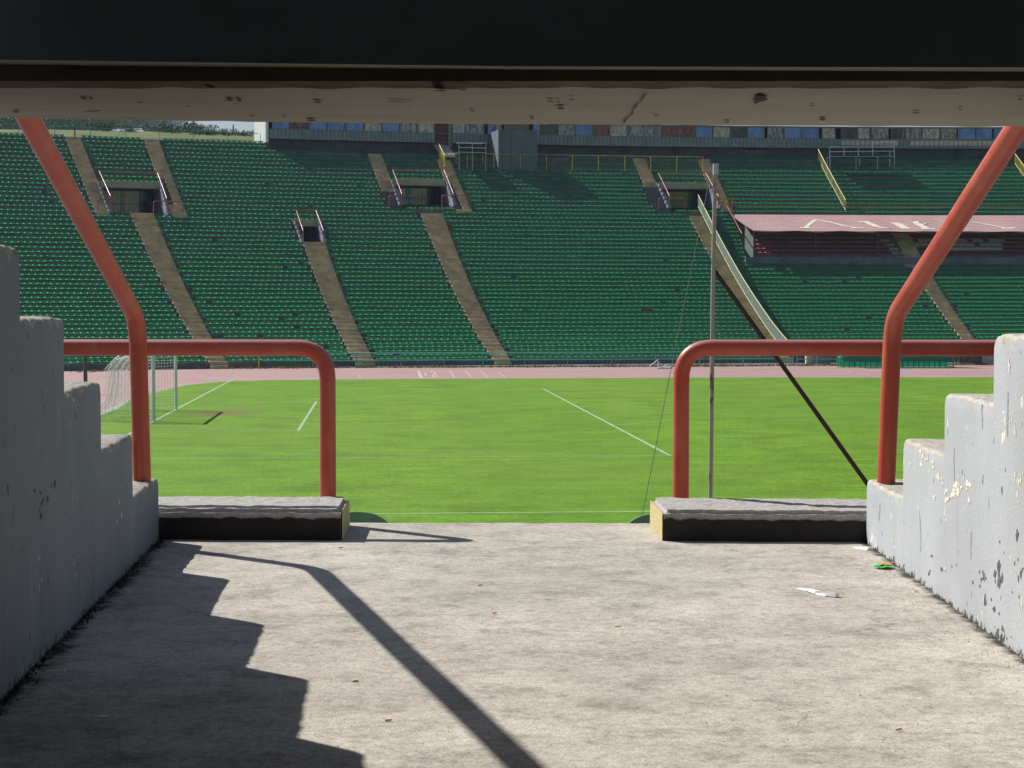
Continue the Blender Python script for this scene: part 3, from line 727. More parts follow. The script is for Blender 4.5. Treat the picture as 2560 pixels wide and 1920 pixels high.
mb=MB(); slab(mb,AB,A1,RF+.1,RF+5.2,zwt+.003,zrf); mb.build('roof',M['roofm'],bld)
mb=MB(); slab(mb,AB+.0008,A1,RF+.25,RF+5,zfb+.02,zfb+.1); slab(mb,AB+.0008,A1,RF+4.8,RF+5,zfb+.11,zwt); mb.build('rear_wall',M['recess'],bld)
mb=MB(); slab(mb,AB-.0012,AB,RF-.3,RF+5.1,zfb-.35,zrf+.1); slab(mb,AB-.001,AB-.0002,RF+.3,RF+5,ZR[2],zfb-.36); mb.build('end_wall',M['white'],bld)
# fascia in separate panels (joints are real gaps)
for s0,s1 in((AB+.0006,aD0),(aD2,AP0),(AP1,A1)):
    mb=MB()
    n=max(1,int(round((s1-s0)*RF/.37)))
    for i in range(n):
        u=s0+(s1-s0)*i/n+.00009; v=s0+(s1-s0)*(i+1)/n-.00009
        dz=random.uniform(-.01,.01); mb.hexa([PP(RF,u,zfb+dz),PP(RF,v,zfb+dz),PP(RF+.08,v,zfb+dz),PP(RF+.08,u,zfb+dz)],[PP(RF-.05,u,zft),PP(RF-.05,v,zft),PP(RF+.08,v,zft),PP(RF+.08,u,zft)])
    slab(mb,s0,s1,RF+.09,RF+.25,zfb+.005,zft-.01)
    mb.build('fascia',M['fascia'],bld)
mb=MB()
for x0,x1 in((2102,2250),(2275,2500)):
    n=int((x1-x0)/12)
    for i in range(n):
        u,v=ang(cyl(x0+i*12+1,355,RF)),ang(cyl(x0+i*12+11,355,RF)); z0,z1=cyl(2200,363.5,RF-.1)[2],cyl(2200,351.5,RF-.1)[2]
        mb.hexa([PP(RF-.1,u,z0),PP(RF-.1,v,z0),PP(RF-.06,v,z0),PP(RF-.06,u,z0)],[PP(RF-.1,u,z1),PP(RF-.1,v,z1),PP(RF-.06,v,z1),PP(RF-.06,u,z1)])
mb.build('pale_panels',M['house_wall'],bld)
mb=MB(); slab(mb,AP0,AP1,RR(5)+.1,RW,ZR[5]-.1,zft+.1); M['tower']=simple('blue grey tower cladding',(.13,.17,.195),.75,.2,1.2); mb.build('stair_tower',M['tower'],bld)
mb=MB()
for px in(1256,1278): 
    a=ang(cyl(px,380,RR(5))); slab(mb,a-.00012,a+.00012,RR(5)+.08,RR(5)+.1,ZR[5],zft+.08)
mb.build('tower_joint',M['grey_steel'],bld)
mb=MB(); slab(mb,aD0,aD1,RF+.3,RF+.36,ZR[2]+1.0,zwt); mb.build('door',M['brick'],bld)
mb=MB(); slab(mb,aD1+.0002,aD2-.0002,RF+.05,RF+.3,ZR[2]+.9,zwt); slab(mb,AB,A1,RF+.02,RF+.25,zft+.003,zft+.07); slab(mb,AB,A1,RF+.03,RF+.25,zwt-.06,zwt); mb.build('mullion',M['frame'],bld)
B_,C_,G_,R_,D_='g_blue','g_cream','g_grey','g_red','g_dark'
wins=[(682,723,B_),(727,770,R_),(774,816,B_),(820,862,B_),(866,908,B_),(912,953,C_),(957,998,B_),(1002,1042,G_),(1046,1086,C_),(1133,1162,C_),(1165,1210,G_),(1221,1236,B_),(1240,1255,G_),(1262,1290,'wood'),(1293,1322,'wood'),(1334,1350,B_)]
x=1353
for c in[D_,G_,B_,R_,C_,G_,G_,R_,R_,B_,C_,D_,B_]: wins.append((x+1.5,x+41.5,c)); x+=43
wins+=[(1920,1958,G_),(1962,2003,B_),(2006,2047,B_),(2056,2088,C_),(2104,2122,D_),(2127,2142,D_),(2146,2174,C_),(2179,2221,G_),(2229,2250,D_),(2255,2262,G_),(2266,2274,C_),(2277,2303,G_),(2307,2349,C_),(2353,2391,G_),(2396,2438,B_),(2442,2480,B_),(2486,2526,B_),(2530,2570,B_),(2574,2615,G_)]
for x0,x1,c in wins:
    a0,a1=ang(cyl(x0,335,RF)),ang(cyl(x1,335,RF))
    mb=MB(); slab(mb,a0,a1,RF+.08,RF+.12,zft+.075,zwt-.065); w_=mb.build('window',M[c],bld)
    mb=MB()
    slab(mb,a0-.0002,a1+.0002,RF+.05,RF+.07,zft+.072,zft+.1)
    for e in(a0-.00022,a1+.00004): slab(mb,e,e+.00018,RF+.04,RF+.2,zft+.072,zwt-.064)
    mb.build('frame',M['frame'],w_)
mb=MB(); mb2=MB()
a0,a1=ang(cyl(1861,380,RW)),ang(cyl(1914,380,RW)); z0,z1=cyl(1880,392,RW)[2],cyl(1880,372,RW)[2]
slab(mb,a0,a1,RW-.06,RW-.02,z0,z1); mb.build('vent_opening',M['g_dark'],bld)
mb=MB()     # landing slab and steps below the brown door
u0,u1=ang(cyl(1096,370,RR(2))),ang(cyl(1130,370,RR(2)))
mb.hexa([PP(RR(4)+.2,u0,ZR[3]+.2),PP(RR(4)+.2,u1,ZR[3]+.2),PP(RF+.3,u1,ZR[2]+1),PP(RF+.3,u0,ZR[2]+1)],[PP(RR(4)+.2,u0,ZR[3]+.45),PP(RR(4)+.2,u1,ZR[3]+.45),PP(RF+.3,u1,ZR[2]+1.15),PP(RF+.3,u0,ZR[2]+1.15)]); mb.build('ramp',M['galv'],bld)

# ------------------------------------------------------------------ fences and rails on the far stand
def fence(label,mat,pts,h,n_mid=0,post_xy=None,r=.03,rp_=.035,name='fence',group=None,pm=None,mesh=None):
    root=empty(name,pts[0]); tag(root,label,'fence',group)
    mb=MB(); mb.tube([(p[0],p[1],p[2]+h) for p in pts],r,5)
    for k in range(n_mid): mb.tube([(p[0],p[1],p[2]+h*(k+1)/(n_mid+1)) for p in pts],r*.8,5)
    mb.build('rail',mat,root)
    for q in(post_xy if post_xy is not None else pts):
        mb=MB(); mb.tube([(q[0],q[1],q[2]-.03),(q[0],q[1],q[2]+h)],rp_,5); mb.build('post',pm or mat,root)
    if mesh:
        mb=MB(); step=.28
        for a,b_ in zip(pts[:-1],pts[1:]):
            a,b_=Vector(a),Vector(b_); n=max(1,int((b_-a).length/step))
            for i in range(n):
                q=a+(b_-a)*i/n; mb.tube([q,q+Vector((0,0,h))],mesh,3,cap=False)
        mb.build('infill',mat,root)
    return root
# top left rim fence
R=RR(-1)+.6; z0=ZR[0]+.06
pts=[PP(R,a,z0) for a in arc(A0+.02,AB-.003)]
hh=cyl(313,328,R)[2]-z0
pp=[PP(R,ang(cyl(px,340,R)),z0) for px in(47,137,226,313,399,484,568,651)]
fence('green rail fence along the rim of the far stand against the meadow',M['green_rail'],pts,max(.9,hh),0,pp,.035,.03,pm=M['green_pale'])
p=cyl(187,345,RR(-2)); mb=MB(); mb.tube([(p[0],p[1],z0),(p[0],p[1],z0+4)],.06,6); tag(mb.build('lamp_post',M['grey_steel']),'dark slim post rising above the green rim fence','post')
# yellow fence below the building
R=RR(5)-.02
xs_=[1100,1168,1234.6,1300.5,1366,1431,1496,1562,1627,1692,1757]; pts=[PP(R,ang(cyl(x_,415,R)),ZR[5]) for x_ in xs_]
hh=cyl(1431,388,R)[2]-ZR[5]
fence('low yellow wire fence across the upper rows below the grey building',M['yellow'],pts,hh,0,pts,.018,.035,mesh=.004)
def slope_fence(label,top,bot,r0,r1,h,mat,solid=None,rail=None,n=12,off=0,base=.1):
    b0,b1=surf2(*top)[1],surf2(*bot)[1]
    root=empty('stair_fence',PP(RR(r1),b1,Z(r1))); tag(root,label,'fence','fences running down the far stand')
    P=[PP(RR(r0+(r1-r0)*i/n),b0+(b1-b0)*i/n+off,Z(r0+(r1-r0)*i/n)+.05) for i in range(n+1)]
    if solid:
        mb=MB()
        for a,b_ in zip(P[:-1],P[1:]): mb.hexa([(a[0],a[1],a[2]+base),(a[0]+.03,a[1],a[2]+base),(b_[0]+.03,b_[1],b_[2]+base),(b_[0],b_[1],b_[2]+base)],[(a[0],a[1],a[2]+h),(a[0]+.03,a[1],a[2]+h),(b_[0]+.03,b_[1],b_[2]+h),(b_[0],b_[1],b_[2]+h)])
        mb.build('panel',solid,root)
    mb=MB(); mb.tube([(p[0],p[1],p[2]+h+.03) for p in P],.045,5); mb.tube([(p[0],p[1],p[2]+base) for p in P],.03,5); mb.build('rail',mat,root)
    for p in P[::2]:
        mb=MB(); mb.tube([(p[0],p[1],p[2]-.1),(p[0],p[1],p[2]+h)],.03,5); mb.build('post',mat,root)
    if not solid:
        mb=MB()
        for a,b_ in zip(P[:-1],P[1:]):
            for k in range(5):
                t=k/5; q=[a[j]+(b_[j]-a[j])*t for j in range(3)]; mb.tube([(q[0],q[1],q[2]+base),(q[0],q[1],q[2]+h)],.014,4)
        mb.build('bars',mat,root)
M['yel_pale']=simple('pale yellow fence paint',(.55,.52,.2),.5,.15,2)
slope_fence('grey green panel barrier with yellow top rail down the stair behind the rusty pole',(1749,528),(1968,890),surf2(1745,528)[0]-1,51,1.05,M['yel_pale'],M['meshp'],n=24)
ra,rb_=surf2(2040,400),surf2(2112,528)
slope_fence('pale yellow bar fence down the upper rows right of the rusty pole',(2036,384),(2112,528),2,rb_[0],.95,M['yel_pale'],n=12)
slope_fence('bright yellow bar fence down the upper rows at the right edge',(2538,415),(2600,500),3,11,.95,M['yellow'],n=8)
slope_fence('short yellow bar fence beside the brown door of the building',(1092,380),(1110,417),2,5,1.0,M['yellow'],n=4)
R=RR(13)
pts=[PP(R,ang(cyl(x_,520,R)),Z(14)) for x_ in(1801,1815,1830)]; fence('small yellow barred panel at the right foot of the portal behind the pole',M['yellow'],pts,cyl(1815,498,R)[2]-Z(14),0,pts,.03,.03,mesh=.05)
# green fence at the foot of the stand
def onfront(px): return on_z(px,np.interp(px,[100,366,900,1750,2300,2560],[930,921.5,919.5,915.5,912.5,911]),0)
pts=[tuple(onfront(x_)+np.array([0,.25,0])) for x_ in(-60,60,170,280,390,500)]; fence('green railing at the foot of the stand behind the goal',M['green_pale'],pts,.95,1,pts,.03,.03)
pts=[tuple(onfront(x_)+np.array([0,.25,0])) for x_ in(625,672,782,890.7,1003,1110,1207,1312,1420,1530,1640,1750,1860,1985)]
fence('long green railing at the foot of the stand along the far track',M['green_pale'],pts,.95,1,pts,.042,.04,mesh=.009)
pts=[tuple(onfront(x_)+np.array([0,.25,0])) for x_ in(1995,2045,2095)]; fence('green hand railing beside the teal shelter',M['green_pale'],pts,.85,1,pts,.035,.035)
for i,(x0,x1) in enumerate(((497,524),(615,648))):
    a,b_=onfront(x0)+np.array([0,.1,0]),onfront(x1)+np.array([0,-.5*i,0]); mb=MB(); mb.tube(bend_path([a,a+np.array([0,0,1.0]),b_+np.array([0,0,.9]),b_],.1,3),.05,6)
    tag(mb.build('hoop_barrier',M['yellow']),('left' if i==0 else 'right')+' of two low yellow hoop barriers at the foot of the stair behind the goal','barrier','yellow hoop barriers behind the goal')
# kerb wall behind the railing
mb=MB(); P=[onfront(x_)+np.array([0,.8,0]) for x_ in range(-100,2700,100)]
for a,b_ in zip(P[:-1],P[1:]): mb.quad((a[0],a[1],-.02),(b_[0],b_[1],-.02),(b_[0],b_[1]+.0,.04),(a[0],a[1],.04)); mb.quad((a[0],a[1],.04),(b_[0],b_[1],.04),(b_[0],b_[1]+12,.04),(a[0],a[1]+12,.04))
tag(mb.build('stand_apron',M['terrace']),kind='structure')
# scaffolds (camera platforms)
def scaffold(label,R,lines,loc):
    root=empty('camera_platform',loc); tag(root,label,'platform','white tube camera platforms on the far stand')
    for nm,segs_ in lines.items():
        for (x0,y0,x1,y1,dr) in segs_:
            a,b_=cyl(x0,y0,R+dr),cyl(x1,y1,R+dr); mb=MB(); mb.tube([a,b_],.035 if nm=='leg' else .03,5); mb.build(nm,M['galv'],root)
    return root
R=RR(6)
root=scaffold('white tube camera platform on the rows near the brown door',R,dict(leg=[(1147,356,1148,427,0),(1181,357,1181,426,0),(1215,357,1214,427,0),(1140,380,1140,412,2),(1207,382,1207,412,2)],
  rail=[(1147,357,1215,358,0),(1147,369,1215,370.5,0),(1147,380.5,1214,381.5,0),(1141,358,1207,360,2),(1147,357,1141,359,0)]),cyl(1147,427,R))
mb=MB(); a,b_,c,d=cyl(1147,381,R),cyl(1214,382,R),cyl(1207,382,R+2),cyl(1140,381,R+2)
for q in(c,d): q[2]=a[2]
mb.hexa([a,b_,c,d],[(p[0],p[1],p[2]+.05) for p in(a,b_,c,d)]); mb.build('deck',M['grey_steel'],root)
root=scaffold('long white tube camera platform with raised right part below the pale panels',R,dict(leg=[(2074.6,368,2075,424,0),(2140,391,2140,424,0),(2194,391,2194,424,0),(2236,350,2236,425,0),(2068,392,2068,415,2),(2149,392,2149,415,2),(2225,380,2225,415,2)],
  post=[(2110,368,2110,391,0),(2146,368,2146,391,0),(2182,355,2182,391,0)],rail=[(2074.6,368,2236,367.5,0),(2074.6,379.5,2236,378,0),(2074.6,391.5,2236,391.5,0),(2182,356,2236,354,0)]),cyl(2074,424,R))
mb=MB(); a,b_,c,d=cyl(2075,391,R),cyl(2236,391,R),cyl(2229,391,R+2),cyl(2069,391,R+2)
for q in(b_,c,d): q[2]=a[2]
mb.hexa([a,b_,c,d],[(p[0],p[1],p[2]+.05) for p in(a,b_,c,d)]); mb.build('deck',M['grey_steel'],root)

# ------------------------------------------------------------------ dugout and clutter at the far track
Yd=on_z(2240,919,0)[1]
x0,x1=on_z(2110,920,0)[0],on_z(2385,919,0)[0]
root=empty('dugout',(x0,Yd,0)); tag(root,'long teal bench shelter at the far side of the track','shelter')
n=9; W=(x1-x0)/n
for i in range(n):
    a=x0+i*W+.04; b_=x0+(i+1)*W-.04
    mb=MB(); prof=[(Yd+1.25,.62),(Yd+1.2,1.2),(Yd+.95,1.55),(Yd+.4,1.72),(Yd-.1,1.7)]
    for p,q in zip(prof[:-1],prof[1:]): mb.quad((a,p[0],p[1]),(b_,p[0],p[1]),(b_,q[0],q[1]),(a,q[0],q[1]))
    mb.build('back_sheet',M['dug'],root)
for i in range(n+1):
    a=x0+i*W; mb=MB(); mb.tube([(a,Yd+1.25,0),(a,Yd+1.22,1.2),(a,Yd+.95,1.58),(a,Yd+.4,1.75),(a,Yd-.1,1.73)],.035,5)
    if i in(0,n): mb.tube([(a,Yd-.1,1.73),(a,Yd-.15,0)],.04,5); mb.tube([(a,Yd-.1,0.05),(a,Yd+1.2,.05)],.03,5)
    mb.build('frame',M['dug2'],root)
mb=MB(); mb.box(((x0+x1)/2,Yd+1.0,.3),x1-x0,.06,.55); mb.build('lower_panel',M['dug'],root)
for i in range(2*n+2):
    a=x0+.3+i*(x1-x0-.6)/(2*n+1); mb=MB(); mb.box((a,Yd+.65,.42),.36,.36,.05); mb.box((a,Yd+.85,.6),.36,.04,.35); mb.box((a,Yd+.65,.2),.05,.05,.4); mb.build('seat',M['green_rail'],root)
mb=MB(); p=on_z(2398,912,0); mb.box((p[0]+.9,p[1]+.6,.75),1.6,.8,1.5); mb.box((p[0]+.9,p[1]+.15,.3),1.4,.1,.6); tag(mb.build('equipment_box',M['g_dark']),'dark boxy equipment cabinet right of the teal shelter','cabinet')
p=on_z(2445,911,0); mb=MB(); mb.box((p[0]+1,p[1]+1.8,.7),3,.25,1.4); tag(mb.build('low_wall',M['house_wall']),'short pale wall right of the dark cabinet below the red rail','wall')
p=on_z(2065,913,0); mb=MB(); mb.box((p[0],p[1]+1.3,.8),1.2,.5,1.6); tag(mb.build('service_door',M['pwall']),'blue grey service door in the base of the stand left of the shelter','door')
p=on_z(2040,913,0); mb=MB(); mb.box((p[0]-.1,p[1]+1.6,.75),.5,.4,1.5); tag(mb.build('concrete_pier',M['house_wall']),'pale concrete pier beside the blue grey service door','pier')
mb=MB(); p=on_z(2418,911,0); mb.tube([(p[0],p[1],0),(p[0]-.2,p[1],1.1)],.03,5); mb.tube([(p[0]+.4,p[1],0),(p[0]-.2,p[1],1.1)],.03,5)
mb.tube([(p[0]+2.3,p[1],0),(p[0]+2.9,p[1],1.5)],.03,5); tag(mb.build('trestle',M['galv']),'thin metal trestle in front of the dark cabinet','trestle')
# white starting frame on the track edge
mb=MB(); a=on_z(1642,922,0); b_=on_z(1678,924,0)
for q0,q1 in(((0,0,0),(.5,0,.12)),((.2,.2,0),(1.0,.1,.14)),((.1,0,.1),(.1,0,.5)),((.3,.1,0),(.7,.3,.25)),((.5,-.1,.05),(1.05,.1,.05))):
    mb.tube([a+np.array(q0),a+np.array(q1)],.05,5)
mb.tube([a+np.array((.1,.1,.6)),a+np.array((-.5,.1,.15))],.02,4)
tag(mb.build('folded_frame',M['white']),'small folded white metal frame lying at the far track edge','frame')
# grey post left of the goal
p=on_z(214,985,0); mb=MB(); mb.tube([(p[0],p[1],0),(p[0],p[1],2.15)],.095,8); tag(mb.build('steel_post',M['grey_steel']),'plain grey post standing on the pink track behind the goal net','post')

# ------------------------------------------------------------------ goal
gx=XG; root=empty('football_goal',(gx,YG-3.66,0)); tag(root,'white football goal with hanging net at the left end','goal')
for y in(-3.72,3.72):
    mb=MB(); mb.tube([(gx,YG+y,0),(gx,YG+y,2.5)],.062,10); mb.build('goal_post',M['goal_white'],root)
mb=MB(); mb.tube([(gx,YG-3.78,2.5),(gx,YG+3.78,2.5)],.062,10); mb.build('crossbar',M['goal_white'],root)
for y in(-3.72,3.72):
    mb=MB(); mb.tube(bend_path([(gx,YG+y,2.5),(gx-1.25,YG+y,2.45),(gx-1.75,YG+y,1.9)],.3,5),.022,6); mb.build('net_stay',M['goal_white'],root)
mb=MB(); th=.0055
def drape(t):   # back profile of the net, from the crossbar to the ground
    pts=[(0,2.5),(-.9,2.44),(-1.55,2.2),(-1.72,1.6),(-1.78,.9),(-1.85,.4),(-2.25,.12),(-2.6,.02)]
    k=t*(len(pts)-1); i=min(int(k),len(pts)-2); f=k-i; return pts[i][0]*(1-f)+pts[i+1][0]*f, pts[i][1]*(1-f)+pts[i+1][1]*f
NT=44
for i in range(0,61):
    y=YG-3.66+7.32*i/60; mb.tube([(gx+drape(k/NT)[0]*(1+.04*math.sin(y*3+k)),y,max(.01,drape(k/NT)[1])) for k in range(0,NT+1,2)],th,3,cap=False)
for k in range(NT+1):
    dx,dz=drape(k/NT); mb.tube([(gx+dx,YG-3.66+7.32*i/12,max(.01,dz-.05*math.sin(PI*i/12*3)**2)) for i in range(13)],th,3,cap=False)
for sd in(-3.66,3.66):
    for k in range(1,22):
        z=2.5*k/21; ex=np.interp(z,[.02,.12,.4,.9,1.6,2.2,2.44],[-2.6,-2.25,-1.85,-1.78,-1.72,-1.55,-.9])
        mb.tube([(gx,YG+sd,z),(gx+ex*.5,YG+sd*(1-.02),z-.05),(gx+ex,YG+sd,z)],th,3,cap=False)
    for k in range(1,22):
        x_=-2.6*k/22; zt=np.interp(-x_,[0,.9,1.55,1.72,1.85,2.25,2.6],[2.5,2.44,2.2,1.6,.4,.12,.02]); mb.tube([(gx+x_,YG+sd,.01),(gx+x_+.04,YG+sd,zt)],th,3,cap=False)
# gathered folds of spare netting hanging by the back stay
for sd in(-3.66,3.66):
    for k in range(8):
        o_=random.uniform(-.16,.16); mb.tube([(gx-1.35+o_*.4,YG+sd+random.uniform(-.05,.2),2.35),(gx-1.45+o_,YG+sd+random.uniform(0,.25),1.5),(gx-1.55+o_,YG+sd+.1,.8),(gx-1.85+o_*2,YG+sd+.1,.3),(gx-2.4,YG+sd+.1,.04)],.008,3,cap=False)
mb.build('net',M['net'],root)

# ------------------------------------------------------------------ safety net pole, brace, wire, net near the pitch
DP=34.
p=at(1775,1285,DP); px_,py_=p[0],p[1]; zt=at(1780,412,DP)[2]
root=empty('net_pole',(px_,py_,0)); tag(root,'tall white pole streaked with rust, braced at its right side','pole')
top=at(1781,440,DP); 
mb=MB(); mb.tube([(px_,py_,0),(px_*.5+top[0]*.5,py_,H),(top[0],py_,top[2])],.040,10); mb.build('shaft',M['rust'],root)
mb=MB(); mb.box((top[0]+.01,py_,zt-.1),.09,.09,.2); mb.build('pole_head',M['galv'],root)
mb=MB(); a=at(1783,672,DP); b_=at(2266,1346,DP); mb.tube([a,b_],.042,8); mb.build('brace',M['brace'],root)
mb=MB(); mb.tube([at(1772,455,DP),at(1756,540,DP-1),at(1681,905,DP-3.5),at(1605,1290,DP-6)],.006,4); tag(mb.build('guy_wire',M['black_wire']),'thin dark wire slanting down left from the rusty pole','wire')
mb=MB()
x0_=px_+.06; x1_=x0_+9.5; zz0,zz1=.1,top[2]-.1
n=int((x1_-x0_)/.055)
for i in range(n+1): mb.tube([(x0_+(x1_-x0_)*i/n,py_-.02,zz0),(x0_+(x1_-x0_)*i/n,py_-.02,zz1)],.0008,3,cap=False)
n=int((zz1-zz0)/.055)
for i in range(n+1): mb.tube([(x0_,py_-.02,zz0+(zz1-zz0)*i/n),(x1_,py_-.02,zz0+(zz1-zz0)*i/n)],.0008,3,cap=False)
tag(mb.build('safety_net',M['dark_net']),'fine dark ball net stretched right of the rusty pole','net')

# ================================================================== FOREGROUND: portal we stand in
ZF=H-1.32
fl=lambda x,y: on_z(x,y,ZF)
LA,LB=fl(397,1350),fl(0,1753); RA,RB=fl(2166,1359),fl(2560,1647)
dl=(LA-LB)/np.linalg.norm(LA-LB); dr_=(RA-RB)/np.linalg.norm(RA-RB)
def stairwall(name,mat,A,d,out,steps,label,seed,zfoot=ZF-.02,thick=.26):
    """steps: (s0,s1,ztop) measured back from the front end A along -d; out: unit vector pointing away from the passage"""
    out=np.array(out); V=[];Fc=[];E=[];Bs=[]
    r=.018; SMN=[]
    path=[]
    for s0,s1,zt in steps:
        ns=max(2,int((s1-s0)/.017)); nzz=max(3,int((zt-zfoot)/.05))
        rows=[]
        for i in range(ns+1):
            s=s0+(s1-s0)*i/ns
            dz=noise.noise(Vector((s*9,seed,zt*3)))*.012+noise.noise(Vector((s*31,seed,zt)))*.007
            # rounded front nose
            u=s-s0; 
            if u<.035: dz-= .035-math.sqrt(max(0,.035**2-(.035-u)**2))
            ztop=zt+dz; row=[]
            for j in range(nzz+1):
                z=zfoot+(ztop-r-zfoot)*j/nzz; row.append((0,z,ztop-z,z-zfoot))
            for k in(1,2,3):
                t=PI/2*k/3; row.append((r*(1-math.cos(t)),ztop-r+r*math.sin(t),0.,9.))
            for k in(1,2,3): row.append((r+(thick-2*r)*k/3,ztop+noise.noise(Vector((s*14,k*2.,seed)))*.006,0.,9.))
            row.append((thick,ztop-r,0.,9.)); row.append((thick,zfoot,1.,9.))
            rows.append(row)
            for o_,z,e,bq in row:
                w_=0.
                q=A-d*s+out*(o_+ (w_ if o_==0 else 0)); V.append((q[0],q[1],z)); E.append(e if e>0 else 0.); Bs.append(bq)
        m=len(rows[0]); b=len(V)-m*(ns+1)
        for i in range(ns):
            for j in range(m-1): Fc.append((b+i*m+j,b+i*m+j+1,b+(i+1)*m+j+1,b+(i+1)*m+j))
        for st_ in(b,b+ns*m):
            c0=len(V); V+= [V[st_+j] for j in range(m)]; E+= [E[st_+j] for j in range(m)]; Bs+= [Bs[st_+j] for j in range(m)]
            SMN.append(len(Fc)); Fc.append(tuple(c0+j for j in range(m)))
    me=bpy.data.meshes.new(name); me.from_pydata([tuple(v) for v in V],[],Fc); me.materials.append(mat)
    me.polygons.foreach_set('use_smooth',[True]*len(Fc))
    for k_ in SMN: me.polygons[k_].use_smooth=False
    at1=me.attributes.new('edge','FLOAT','POINT'); at1.data.foreach_set('value',E); at2=me.attributes.new('base','FLOAT','POINT'); at2.data.foreach_set('value',Bs)
    bm=bmesh.new(); bm.from_mesh(me); bmesh.ops.recalc_face_normals(bm,faces=bm.faces); bm.to_mesh(me); bm.free()
    o=bpy.data.objects.new(name,me); col.objects.link(o); tag(o,label,'wall'); return o
nL=np.array([-dl[1],dl[0],0]); nR=np.array([dr_[1],-dr_[0],0])
def on_wall(px,py,A,n): return on_plane(px,py,A,n)
def wsteps(A,d,n,edges,tops,last):
    S=[]; 
    for (ex,ey) in edges: q=on_wall(ex,ey,A,n); S.append(float(np.dot(A-q,d)))
    Zt=[float(on_wall(x,y,A,n)[2]) for x,y in tops]; print('wall',np.round(S,2),np.round(np.array(Zt)-ZF,2))
    out=[]; S[0]=max(0,S[0]) if False else 0.
    for i in range(len(S)):
        out.append((S[i],S[i+1] if i+1<len(S) else last,Zt[i]))
    return out
SL=wsteps(LA,dl,nL,[(397,1300),(331.5,1200),(252,1050),(159.5,900),(48.8,700)],[(375,1210),(325,1088),(245,955.5),(152,794),(44,618)],0)
k=SL[-1][0]; z=SL[-1][2]; SL[-1]=(k,k+1.0,z); SL+= [(k+1.0,k+2.0,z+.34),(k+2.0,11.,z+.9)]
stairwall('stepped_wall',M['wall_shaded'],LA,dl,nL,SL,'shaded grey painted concrete wall stepping up along the left side',3.1)
SR=wsteps(RA,dr_,nR,[(2167,1300),(2258,1200),(2362,1050),(2485,900)],[(2215,1222),(2275,1105),(2380,986),(2500,836)],0)
k=SR[-1][0]; z=SR[-1][2]; SR[-1]=(k,k+.95,z); SR+=[(k+.95,k+1.9,z+.34),(k+1.9,11.,z+1.2)]
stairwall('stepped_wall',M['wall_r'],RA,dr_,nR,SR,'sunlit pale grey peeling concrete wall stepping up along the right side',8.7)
def damage(A,n,cx,cy,w,h,mat,cnt,seed):
    rnd=random.Random(seed); mb=MB()
    for _ in range(int(cnt*1.7)):
        x_,y_=cx+rnd.gauss(0,w*.38),cy+rnd.gauss(0,h*.33); f_=rnd.random()**2; lw,lh=(.05+.22*f_)*w,(.08+.45*f_)*h
        P=[]
        for k in range(13):
            a=2*PI*k/13; rr=rnd.uniform(.25,1.); P.append((x_+math.cos(a)*lw/2*rr,y_+math.sin(a)*lh/2*rr))
        q=[on_wall(px,py,A,n)-n*(.0012+.0002*(_%5)) for px,py in P]; mb.add(q,[tuple(range(13))])
    return mb.build('paint_scar',mat)
M['scar_dark']=simple('bare dark patch',(.11,.11,.112),.9,.3,20)
M['scar_cream']=simple('old cream paint',(.74,.69,.56),.8,.15,20)
WL=[o for o in col.objects if o.name.startswith('stepped_wall')]
for sd,A_,n_,L_ in((1,RA,nR,[(2480,1440,70,150,'scar_dark',9),(2530,1430,40,130,'scar_dark',7),(2500,1570,50,80,'scar_dark',6),(2390,1225,60,60,'scar_cream',22),(2525,1060,26,120,'scar_cream',6),(2550,1210,26,70,'scar_cream',9),(2310,1160,50,60,'scar_cream',12),(2335,1420,60,60,'scar_dark',4),(2555,1530,20,80,'scar_cream',6),(2235,1345,20,30,'scar_cream',6),(2290,1560,0,0,'scar_dark',0)]),
        (0,LA,nL,[(100,1240,40,60,'scar_dark',6),(95,1420,16,60,'scar_cream',4),(40,640,8,24,'scar_dark',4),(190,1430,10,60,'scar_cream',4),(8,1100,8,90,'scar_dark',5),(180,1010,26,60,'scar_cream',5),(300,1260,20,70,'scar_cream',3)])):
    for i,(cx,cy,w_,h_,m_,c_) in enumerate(L_):
        if c_: q_=damage(A_,n_,cx,cy,w_,h_,M[m_],c_,i+sd*50); q_.parent=WL[sd]
M['stain']=simple('grey run stain',(.30,.32,.335),.85,.2,9)
for (cx,cy,ln) in((2300,1290,90),(2385,1120,80),(2428,1330,70),(2200,1260,40),(2520,980,110),(2455,1010,60)):
    mb=MB(); x_=cx; y_=cy; rnd=random.Random(cx)
    while y_<cy+ln:
        n2_=x_+rnd.uniform(-1.2,1.2); w0_,w1_=rnd.uniform(.5,1.6),rnd.uniform(.5,1.6); q=[on_wall(a_,b_,RA,nR)-nR*.0011 for a_,b_ in((x_-w0_,y_),(x_+w0_,y_),(n2_+w1_,y_+7),(n2_-w1_,y_+7))]; mb.add(q,[(0,1,2,3)]); x_=n2_; y_+=7
    q_=mb.build('run_stain',M['stain']); q_.parent=WL[1]
